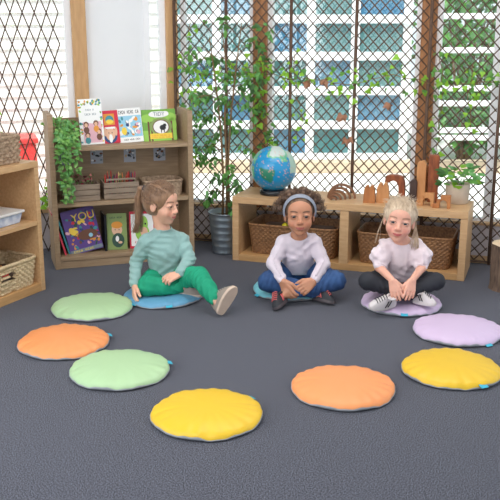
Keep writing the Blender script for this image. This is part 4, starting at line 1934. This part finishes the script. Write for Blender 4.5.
def strands(mb, H, seeds, mat, r=.0011):
    for path in seeds:
        mb.tube([H.w(*p) for p in path], r, mat, 4)


def hair_mesh(name, F, mat, person, mb=None, rl=1):
    V, Q = F.mesh()
    V = relax(V, Q, rl, .5)
    o = raw_mesh(name, V, Q, mat, person)
    if mb and mb.v:
        # join the loose strands into the same mesh
        import bmesh
        bm = bmesh.new()
        bm.from_mesh(o.data)
        vs_ = [bm.verts.new(p) for p in mb.v]
        for f in mb.f:
            try:
                fc = bm.faces.new([vs_[i] for i in f])
                fc.smooth = True
            except ValueError:
                pass
        bm.to_mesh(o.data)
        bm.free()
    return o


def combed(H, hair_pts, tie, n, lift=.004, seed=1, spread=.0):
    """loose strands lying on the skull from the hairline back to the tie"""
    r_ = random.Random(seed)
    out = []
    cen = np.array((0, -.012, .028))
    rad = np.array((.072, .086, .077))
    for i in range(n):
        p0 = np.array(r_.choice(hair_pts)) + np.array([r_.gauss(0, .006) for _ in range(3)])
        d0 = (p0 - cen) / rad
        d0 /= np.linalg.norm(d0)
        d1 = (np.array(tie) - cen) / rad
        d1 /= np.linalg.norm(d1)
        path = []
        lf_ = lift + r_.uniform(0, .007)
        for j in range(7):
            t = j / 6
            q = d0 * (1 - t) + d1 * t
            q /= np.linalg.norm(q)
            q = cen + q * (rad + .008 * min(1, t * 3) + lf_ * math.sin(PI * t * .95))
            path.append(tuple(q))
        out.append(path)
    return out


hairline = [(.0, .072, .062), (.02, .068, .064), (-.02, .068, .064), (.04, .055, .06), (-.04, .055, .06), (.058, .035, .045), (-.058, .035, .045), (.066, .02, .02), (-.066, .02, .02), (.07, .01, .0), (-.07, .01, .0), (.05, .045, .055), (-.05, .045, .055),
            (.068, -.03, -.03), (-.068, -.03, -.03), (.05, -.06, -.045), (-.05, -.06, -.045), (0, -.08, -.045)]


def skull_cap(F, H, off=.009, cut=(.066, .088, .086)):
    """hair volume: grown skull minus the face"""
    s = H.k
    F.ell(H.w(0, -.013, .028), [(x + off) * s for x in (.072, .086, .077)], 0, H.A)
    F.ell(H.w(0, -.030, -.005), [(x + off) * s for x in (.064, .062, .066)], .02 * s, H.A)
    # cut out the face: big ellipsoid in front
    F.ell(H.w(0, .098, -.022), [c * s for c in cut], .012 * s, H.A, 's')
    # ears free
    for q in (1, -1):
        F.ell(H.w(q * .080, .006, -.022), [.02 * s, .026 * s, .034 * s], .008 * s, H.A, 's')
    F.plane(H.w(0, 0, -.062), H.A @ np.array((0, .25, -1.0)), .01)


# ---- girl 1: green top and trousers, looking to the right
def child_one():
    P = empty('person', (-0.52, 4.909, 0), 0, 'girl with long brown ponytail in pale green top and green trousers on blue cushion', 'person')
    P['pose'] = 'sitting'
    A = head_frame(64, -7, 0)
    H = Head((.004, .012, .576), A, 1.12)
    neck = np.array((.004, .035, .41))
    shL, shR = np.array((-.088, .0, .345)), np.array((.108, .078, .335))
    elL, wrL = np.array((-.156, .02, .222)), np.array((-.157, -.095, .108))
    elR, wrR = np.array((.158, .015, .238)), np.array((.108, -.085, .172))
    pel = np.array((.015, .085, .13))
    chest = np.array((.006, .045, .29))
    hpL, hpR = np.array((-.035, .07, .115)), np.array((.075, .06, .115))
    knF, anF = np.array((-.085, -.085, .098)), np.array((.11, -.06, .088))
    knS, anS = np.array((.225, -.125, .165)), np.array((.325, -.29, .082))
    F = Field((-.25, -.45, .0), (.47, .25, .72), .0028)
    limb(F, [pel, mid(pel, chest), chest, (chest[0], chest[1] + .004, .345)], [.085, .075, .085, .062], .03)
    F.cap(shL, shR, .036, .036, .03)
    F.cap(neck, (chest[0], chest[1], .34), .038, .05, .03)
    limb(F, [shL, elL, wrL], [.034, .026, .0175], .01)
    limb(F, [shR, elR, wrR], [.034, .026, .0175], .01)
    hand(F, wrL, (.06, -.55, -.80), (-.9, -.25, .1), -1, 1.15, (.15, .2, .25), .25)
    hand(F, wrR, (-.85, -.42, -.22), (.0, -.55, .9), 1, 1.15, (.25, .45, .5), .12)
    limb(F, [hpL, knF, anF], [.062, .046, .03], .02)
    limb(F, [hpR, knS, anS], [.062, .046, .03], .02)
    # feet inside the shoes
    toe = nrm((.49, .02, .87))
    nn = np.array((.50, -.80, -.30))
    shS = ((.352, -.352, .012), toe, -nn, .185, 1)
    shF = ((.085, -.045, .046), (1, .05, -.12), (0, -.25, 1), .16, 1)
    foot_in(F, anS, shS)
    foot_in(F, anF, shF)
    add_head(F, H, neck)
    V, Q = F.mesh()
    V = relax(V, Q, 1, .35)
    raw_mesh('body', V, Q, M('skin_fair', attr=True, rough=.5, sss=.15, var=.03, scale=60), P, skin_color(H, (224, 172, 146), (192, 104, 98), (122, 88, 66), (60, 40, 34), (226, 140, 118)))
    add_eyes(P, H, (84, 64, 48), (0, -.1))
    # top
    mt = M('pale_green_jersey', (138, 174, 170), .85, var=.06, scale=8, sheen=.3, bump=.25, bscale=90)
    G = Field((-.25, -.16, .06), (.25, .23, .48), .0034)
    limb(G, [pel + np.array((0, -.005, .015)), mid(pel, chest), chest, (chest[0], chest[1] + .003, .34)], [.102, .093, .098, .074], .03)
    G.cap(shL, shR, .046, .046, .03)
    G.cap((neck[0], neck[1], .412), (chest[0], chest[1], .34), .047, .062, .03)
    G.cap((neck[0], neck[1], .385), shL, .036, .040, .03)
    G.cap((neck[0], neck[1], .385), shR, .036, .040, .03)
    limb(G, [shL, mid(shL, elL), elL, mid(elL, wrL, .93)], [.046, .043, .038, .030], .012)
    limb(G, [shR, mid(shR, elR), elR, mid(elR, wrR, .9)], [.046, .044, .039, .031], .012)
    G.wrinkle(.0021, [((.5, .3, .8), .055, .4, .8), ((-.7, .2, .7), .045, 1.9, .9), ((.2, .1, 1), .034, 3.3, 1.0)])
    # neckline and hem
    G.ell((neck[0] + .014, neck[1] - .014, .444), [.052, .05, .036], .004, mode='s')
    G.plane((0, 0, .092), (0, 0, -1), .004)
    G.plane(mid(elL, wrL, .9), wrL - elL, .003) if False else None
    cloth_mesh('shirt', G, mt, P, 2)
    # collar band
    m = MB()
    ring = [(neck[0] + .008 + .046 * math.cos(2 * PI * i / 30), neck[1] - .008 + .044 * math.sin(2 * PI * i / 30), .426 - .012 * (1 - math.sin(2 * PI * i / 30)) * .5) for i in range(30)]
    m.tube(ring, .0042, mt, 6, closed=True)
    m.build('collar', P)
    # trousers
    mp_ = M('green_trousers', (14, 150, 112), .8, var=.10, scale=9, bump=.25, bscale=60)
    G = Field((-.2, -.40, .03), (.42, .22, .26), .0034)
    G.ell(pel + np.array((.0, .0, -.01)), [.10, .09, .068], .0)
    limb(G, [hpL, mid(hpL, knF), knF, mid(knF, anF), mid(knF, anF, .92)], [.072, .064, .058, .050, .042], .018)
    limb(G, [hpR, mid(hpR, knS), knS, mid(knS, anS), mid(knS, anS, .95)], [.072, .064, .058, .049, .041], .018)
    G.wrinkle(.0022, [((.8, -.4, .3), .040, .7, .8), ((.3, .8, .6), .05, 2.3, .9), ((.6, -.8, -.1), .028, 1.3, .7)])
    G.plane((0, 0, .044), (0, 0, -1), .004)
    cloth_mesh('trousers', G, mp_, P, 2)
    # shoes
    up_ = M('grey_canvas', (150, 138, 128), .8, bump=.3, bscale=120)
    so_ = M('beige_rubber', (206, 184, 166), .7, var=.05)
    lc_ = M('cream_lace', (214, 206, 196), .7)
    shoe(P, *shS[:4], (up_, so_, lc_), 1, stripes=False)
    shoe(P, *shF[:4], (up_, so_, lc_), 1, stripes=False)
    # hair
    hm = M('brown_hair', (152, 116, 86), .45, col2=(112, 82, 60), scale=90, stretch=(1, 1, .12), bump=.5, bscale=120, sheen=.2)
    G = Field((-.2, -.12, .3), (.14, .17, .72), .003)
    skull_cap(G, H, .008)
    tie = (0, -.10, .052)
    t0 = H.w(*tie)
    pony = [t0, t0 + np.array((-.03, .01, .004)), t0 + np.array((-.048, .02, -.05)), t0 + np.array((-.05, .02, -.13)), t0 + np.array((-.056, .018, -.20)), t0 + np.array((-.070, .01, -.26))]
    for j in range(5):
        a = j * 1.26
        of = [np.array((math.cos(a + i) * .009, math.sin(a + i) * .009, 0)) for i in range(6)]
        limb(G, [p + o_ for p, o_ in zip(pony, of)], [.010, .014, .015, .014, .011, .004], .006)
    mb = MB()
    strands(mb, H, combed(H, hairline, tie, 230, .003, 1), hm, .0012)
    r_ = random.Random(4)
    for i in range(70):
        of = np.array((r_.gauss(0, .012), r_.gauss(0, .012), 0))
        mb.tube([p + of * (0.3 + .25 * j) + np.array((r_.gauss(0, .002), r_.gauss(0, .002), 0)) for j, p in enumerate(pony)], .0011, hm, 4)
    # loose fringe wisps at the temple
    for i in range(16):
        x = -.050 - r_.uniform(0, .02)
        mb.tube([H.w(x, .045, .05), H.w(x - .012, .04 + r_.uniform(-.01, .01), .02), H.w(x - .01, .03 + r_.uniform(-.01, .01), -.02), H.w(x, .035, -.04 - r_.uniform(0, .02))], .0009, hm, 4)
    hair_mesh('hair', G, hm, P, mb)
    m = MB()
    ring = []
    ax = nrm(pony[1] - pony[0])
    e1 = nrm(np.cross(ax, (0, 0, 1)))
    e2 = np.cross(ax, e1)
    c_ = mid(pony[0], pony[1], .4)
    ring = [c_ + (e1 * math.cos(2 * PI * i / 18) + e2 * math.sin(2 * PI * i / 18)) * .021 for i in range(18)]
    m.tube(ring, .0045, M('dark_hair_tie', (50, 44, 50), .7), 6, closed=True)
    m.build('hair_tie', P)


# ---- girl 2: white long-sleeved top and jeans
def child_two():
    P = empty('person', (.278, 4.969, 0), 0, 'girl with curly hair and grey headband in white top and jeans, sitting', 'person')
    A = head_frame(-1, 4, 0)
    H = Head((.012, -.045, .506), A, 1.15)
    neck = np.array((.012, -.012, .372))
    shL, shR = np.array((-.076, .004, .325)), np.array((.104, .004, .325))
    elL, wrL = np.array((-.142, -.045, .212)), np.array((-.090, -.190, .143))
    elR, wrR = np.array((.160, -.045, .210)), np.array((.090, -.190, .143))
    pel = np.array((.014, .115, .13))
    chest = np.array((.014, .035, .275))
    hpL, hpR = np.array((-.045, .12, .115)), np.array((.075, .12, .115))
    knL, anL = np.array((-.172, -.115, .118)), np.array((.115, -.15, .062))
    knR, anR = np.array((.228, -.115, .122)), np.array((-.06, -.195, .075))
    F = Field((-.28, -.36, .0), (.33, .25, .64), .0028)
    limb(F, [pel, mid(pel, chest), chest, (chest[0], .015, .322)], [.085, .076, .08, .058], .03)
    F.cap(shL, shR, .035, .035, .03)
    F.cap(neck, (chest[0], .01, .32), .036, .05, .03)
    limb(F, [shL, elL, wrL], [.034, .026, .0175], .01)
    limb(F, [shR, elR, wrR], [.034, .026, .0175], .01)
    hand(F, wrL, (.46, -.30, -.80), (-.55, -.6, .2), -1, 1.28, (.12, .35, .5), .14)
    hand(F, wrR, (-.78, -.32, -.54), (.30, -.85, .45), 1, 1.28, (.2, .5, .6), .12)
    limb(F, [hpL, knL, anL], [.062, .046, .03], .02)
    limb(F, [hpR, knR, anR], [.062, .046, .03], .02)
    sh1 = ((-.066, -.190, .020), (-.42, -.90, -.06), (-.55, .15, 1), .150, 1)
    sh2 = ((.098, -.130, .012), (.72, -.60, .0), (.35, .1, 1), .145, 1)
    foot_in(F, anR, sh1)
    foot_in(F, anL, sh2)
    add_head(F, H, neck, 1.02)
    V, Q = F.mesh()
    V = relax(V, Q, 1, .35)
    raw_mesh('body', V, Q, M('skin_tan', attr=True, rough=.48, sss=.12, var=.03, scale=60), P, skin_color(H, (190, 134, 104), (168, 90, 82), (66, 46, 38), (26, 16, 14), (194, 118, 92)))
    add_eyes(P, H, (52, 32, 24), (-.08, .05))
    mt = M('white_pink_jersey', (214, 202, 212), .85, var=.05, scale=9, sheen=.3, bump=.25, bscale=90)
    G = Field((-.26, -.23, .08), (.28, .24, .43), .0034)
    limb(G, [pel + np.array((0, -.01, .02)), mid(pel, chest), chest, (chest[0], .015, .32)], [.10, .09, .092, .07], .03)
    G.cap(shL, shR, .044, .044, .03)
    G.cap((neck[0], neck[1] + .01, .352), shL, .034, .038, .03)
    G.cap((neck[0], neck[1] + .01, .352), shR, .034, .038, .03)
    G.cap((neck[0], neck[1], .36), (chest[0], .01, .32), .046, .056, .03)
    limb(G, [shL, mid(shL, elL), elL, mid(elL, wrL, .88)], [.044, .041, .038, .029], .012)
    limb(G, [shR, mid(shR, elR), elR, mid(elR, wrR, .88)], [.044, .041, .038, .029], .012)
    G.wrinkle(.0021, [((.4, .3, .9), .05, .9, .8), ((-.6, .2, .8), .045, 2.7, .9), ((.9, .1, .4), .05, .3, .6)])
    G.ell((neck[0], neck[1] - .020, .392), [.054, .046, .048], .004, mode='s')
    G.plane((0, 0, .118), (0, 0, -1), .004)
    cloth_mesh('shirt', G, mt, P, 2)
    # frilled seam down each sleeve
    for (a_, b_, c_) in ((shL, elL, wrL), (shR, elR, wrR)):
        m = MB()
        pts = []
        for i in range(40):
            t = i / 39
            p = mid(a_, b_, t * 2) if t < .5 else mid(b_, mid(b_, c_, .84), t * 2 - 1)
            rr = .047 - .012 * t
            q = p + np.array((0, -rr * .75, rr * .62)) + np.array((.0035 * math.sin(i * 2.1), 0, .0035 * math.cos(i * 2.1)))
            pts.append(q)
        m.tube(pts, .0042, mt, 5)
        m.build('sleeve_frill', P)
    mp_ = M('blue_denim', (52, 88, 138), .85, col2=(36, 64, 108), scale=14, bump=.35, bscale=120)
    G = Field((-.26, -.28, .025), (.31, .25, .25), .0034)
    G.ell(pel + np.array((.0, .0, -.01)), [.098, .09, .068], .0)
    limb(G, [hpL, mid(hpL, knL), knL, mid(knL, anL), mid(knL, anL, .93)], [.070, .063, .057, .049, .040], .018)
    limb(G, [hpR, mid(hpR, knR), knR, mid(knR, anR), mid(knR, anR, .88)], [.070, .063, .057, .049, .041], .012)
    G.wrinkle(.0022, [((.8, -.4, .3), .040, .7, .8), ((.3, .8, .6), .05, 2.3, .9), ((.9, -.3, -.1), .030, 1.3, .7)])
    G.plane((0, 0, .036), (0, 0, -1), .004)
    cloth_mesh('jeans', G, mp_, P, 2)
    up_ = M('black_mesh_fabric', (40, 42, 48), .7, bump=.3, bscale=120)
    so_ = M('dark_rubber', (70, 62, 66), .6)
    lc_ = M('coral_lace', (222, 104, 104), .5)
    shoe(P, *sh1[:4], (up_, so_, lc_), 1)
    shoe(P, *sh2[:4], (up_, so_, lc_), 1)
    # hair
    hm = M('dark_curly_hair', (122, 94, 74), .6, col2=(62, 44, 36), scale=60, bump=.8, bscale=90)
    G = Field((-.16, -.18, .36), (.19, .13, .70), .003)
    skull_cap(G, H, .006, cut=(.070, .100, .098))
    r_ = random.Random(12)
    for i in range(150):
        a = r_.uniform(-1.45, 1.45)
        rr = .093 + .014 * abs(math.sin(a)) + r_.gauss(0, .007)
        f = r_.uniform(-.075, .0)
        l = math.sin(a) * (rr - .0) * .98
        u = .012 + math.cos(a) * (rr + .006) * .98
        G.ell(H.w(l * (1 - abs(f) * 1.2), f, u), [r_.uniform(.009, .017)] * 3, .005)
    mb = MB()
    for i in range(420):
        a = r_.uniform(-1.55, 1.55)
        rr = .090 + .014 * abs(math.sin(a)) + r_.uniform(0, .010)
        f = r_.uniform(-.08, .012)
        c0 = np.array((math.sin(a) * rr, f, .012 + math.cos(a) * rr))
        d_ = nrm((math.sin(a) + r_.gauss(0, .4), r_.gauss(0, .4), math.cos(a) + r_.gauss(0, .4)))
        e1 = nrm(np.cross(d_, (0.3, .5, .2)))
        e2 = np.cross(d_, e1)
        L = r_.uniform(.018, .036)
        mb.tube([H.w(*(c0 + d_ * L * j / 7 + (e1 * math.cos(j * 1.3) + e2 * math.sin(j * 1.3)) * .0045)) for j in range(8)], .0011, hm, 4)
    tie = (0, -.085, .075)
    hair_mesh('hair', G, hm, P, mb)
    # headband
    m = MB()
    n = 36
    v = []
    for i in range(n + 1):
        a = D(-112 + 224 * i / n)
        for (dr, df) in ((.0, -.012), (.0045, -.009), (.0055, .0), (.0045, .009), (.0, .012)):
            rx, rz = .0845 + dr, .0885 + dr
            f_ = .040 - .020 * (1 - math.cos(a)) + df
            ff = math.sqrt(max(0, 1 - ((f_ + .012) / .1) ** 2))
            v.append(tuple(H.w(math.sin(a) * rx * ff, f_, .026 + math.cos(a) * rz * ff)))
    f = [(i * 5 + k, i * 5 + k + 1, (i + 1) * 5 + k + 1, (i + 1) * 5 + k) for i in range(n) for k in range(4)]
    m.add(v, f, M('grey_headband_fabric', (138, 144, 158), .7, var=.1, scale=70), True)
    m.build('headband', P)


# ---- girl 3: white blouse with puffed sleeves, black leggings
def child_three():
    P = empty('person', (.88, 4.774, 0), 0, 'blonde girl in white puff-sleeve blouse and black leggings on lilac cushion', 'person')
    A = head_frame(-11, 2, -7)
    H = Head((-.039, -.052, .518), A, 1.12)
    neck = np.array((-.014, .004, .385))
    shL, shR = np.array((-.098, .02, .348)), np.array((.076, .02, .348))
    elL, wrL = np.array((-.142, -.065, .245)), np.array((-.088, -.19, .205))
    elR, wrR = np.array((.098, -.065, .245)), np.array((.022, -.19, .208))
    pel = np.array((.0, .115, .135))
    chest = np.array((-.012, .045, .295))
    hpL, hpR = np.array((-.06, .12, .12)), np.array((.06, .12, .12))
    knL, anL = np.array((-.208, -.075, .168)), np.array((.07, -.115, .092))
    knR, anR = np.array((.178, -.075, .166)), np.array((-.072, -.165, .100))
    F = Field((-.29, -.32, .04), (.27, .25, .66), .0028)
    limb(F, [pel, mid(pel, chest), chest, (chest[0], .025, .345)], [.085, .076, .08, .058], .03)
    F.cap(shL, shR, .034, .034, .03)
    F.cap(neck, (chest[0], .02, .34), .036, .05, .03)
    limb(F, [shL, elL, wrL], [.033, .026, .0175], .01)
    limb(F, [shR, elR, wrR], [.033, .026, .0175], .01)
    hand(F, wrL, (.25, -.38, -.90), (-.3, -.9, .35), -1, 1.15, (.1, .12, .15), .16)
    hand(F, wrR, (-.22, -.38, -.90), (.3, -.9, .35), 1, 1.15, (.1, .12, .15), .16)
    limb(F, [hpL, knL, anL], [.056, .042, .028], .02)
    limb(F, [hpR, knR, anR], [.056, .042, .028], .02)
    sh1 = ((-.062, -.168, .060), (-.97, -.22, -.06), (.08, -.50, .86), .160, -1)
    sh2 = ((.045, -.125, .058), (.86, -.50, .0), (.15, -.1, 1), .135, 1)
    foot_in(F, anR, sh1)
    foot_in(F, anL, sh2)
    add_head(F, H, neck, 1.03)
    V, Q = F.mesh()
    V = relax(V, Q, 1, .35)
    raw_mesh('body', V, Q, M('skin_rosy', attr=True, rough=.5, sss=.15, var=.03, scale=60), P, skin_color(H, (226, 170, 148), (196, 98, 96), (150, 112, 92), (84, 56, 48), (228, 132, 118)))
    add_eyes(P, H, (74, 84, 96), (.12, .12))
    mt = M('white_blouse_cotton', (226, 210, 216), .85, var=.04, scale=9, sheen=.3, bump=.3, bscale=70)
    G = Field((-.22, -.13, .10), (.20, .25, .44), .0034)
    limb(G, [pel + np.array((0, -.02, .03)), mid(pel, chest), chest, (chest[0], .022, .34)], [.098, .092, .092, .068], .03)
    G.cap(shL, shR, .043, .043, .03)
    G.cap((neck[0], neck[1], .372), (chest[0], .02, .34), .045, .056, .03)
    for (s_, e_, q) in ((shL, elL, -1), (shR, elR, 1)):
        G.ell(mid(s_, e_, .45) + np.array((q * .016, -.004, .002)), [.060, .060, .060], .016)
        limb(G, [s_, mid(s_, e_, .88)], [.045, .040], .016)
    G.wrinkle(.0022, [((.9, .3, .1), .034, .4, .7), ((.5, -.2, .9), .05, 2.1, .9), ((-.6, .1, .7), .045, 4.2, .9)])
    G.ell((neck[0] + .0, neck[1] - .018, .404), [.052, .044, .046], .004, mode='s')
    G.plane((0, 0, .135), (0, 0, -1), .004)
    cloth_mesh('blouse', G, mt, P, 2)
    for (s_, e_) in ((shL, elL), (shR, elR)):
        c_ = mid(s_, e_, .93)
        ax = nrm(e_ - s_)
        e1 = nrm(np.cross(ax, (0, 0, 1)))
        e2 = np.cross(ax, e1)
        m = MB()
        m.tube([c_ + (e1 * math.cos(2 * PI * i / 24) + e2 * math.sin(2 * PI * i / 24)) * (.036 + .0015 * math.sin(i * 2.5)) for i in range(24)], .006, mt, 6, closed=True)
        m.build('sleeve_cuff', P)
    mp_ = M('black_leggings', (38, 40, 48), .75, var=.12, scale=12, bump=.2, bscale=60)
    G = Field((-.28, -.24, .045), (.25, .24, .25), .0034)
    G.ell(pel + np.array((.0, .0, -.01)), [.092, .085, .068], .0)
    limb(G, [hpL, mid(hpL, knL), knL, mid(knL, anL), mid(knL, anL, .93)], [.064, .057, .050, .043, .036], .018)
    limb(G, [hpR, mid(hpR, knR), knR, mid(knR, anR), mid(knR, anR, .90)], [.064, .057, .050, .043, .036], .012)
    G.wrinkle(.0022, [((.8, -.4, .3), .030, .7, .8), ((.3, .8, .6), .045, 2.3, .9)])
    G.plane((0, 0, .052), (0, 0, -1), .004)
    cloth_mesh('leggings', G, mp_, P, 2)
    up_ = M('white_leather', (214, 206, 206), .5, var=.04)
    so_ = M('white_rubber', (214, 206, 204), .6, var=.06)
    lc_ = M('black_lace', (28, 28, 32), .6)
    shoe(P, *sh1[:4], (up_, so_, lc_), -1)
    shoe(P, *sh2[:4], (up_, so_, lc_), 1)
    hm = M('blonde_hair', (222, 202, 176), .5, col2=(182, 156, 128), scale=90, stretch=(1, 1, .3), bump=.4, bscale=120, sheen=.2)
    G = Field((-.16, -.18, .36), (.12, .14, .70), .003)
    skull_cap(G, H, .008)
    tie = (0, -.092, .06)
    t0 = H.w(*tie)
    G.ell(t0 + np.array((0, .01, .0)), [.03, .026, .028], .01)
    mb = MB()
    strands(mb, H, combed(H, hairline, tie, 230, .004, 5), hm, .0012)
    r_ = random.Random(8)
    # frizzy top wisps
    for i in range(80):
        a = r_.uniform(-1.3, 1.3)
        f = r_.uniform(-.07, .02)
        c0 = np.array((math.sin(a) * .08, f, .028 + math.cos(a) * .084))
        d_ = nrm((math.sin(a) * .6 + r_.gauss(0, .5), -.6, math.cos(a) * .6 + r_.gauss(0, .3)))
        L = r_.uniform(.02, .04)
        mb.tube([H.w(*(c0 + d_ * L * j / 4 + np.array((0, 0, .004 * math.sin(j))))) for j in range(5)], .0009, hm, 4)
    # loose locks down the right of the picture and a little on the left
    for i in range(44):
        q = -1 if i % 11 else 1       # person's left is picture right
        x0 = .066 + r_.uniform(0, .010)
        sw = r_.uniform(.0, .045)
        mb.tube([H.w(q * x0, -.02, .03), H.w(q * (x0 + .012), -.025, -.02), H.w(q * (x0 + .010 + sw * .4), -.03, -.065), H.w(q * (x0 + .004 + sw * .8), -.03, -.09 - r_.uniform(0, .02)), H.w(q * (x0 + sw), -.03, -.115 - r_.uniform(0, .035))], .0012, hm, 4)
    hair_mesh('hair', G, hm, P, mb)


child_one()
child_two()
child_three()
bpy.context.view_layer.update()
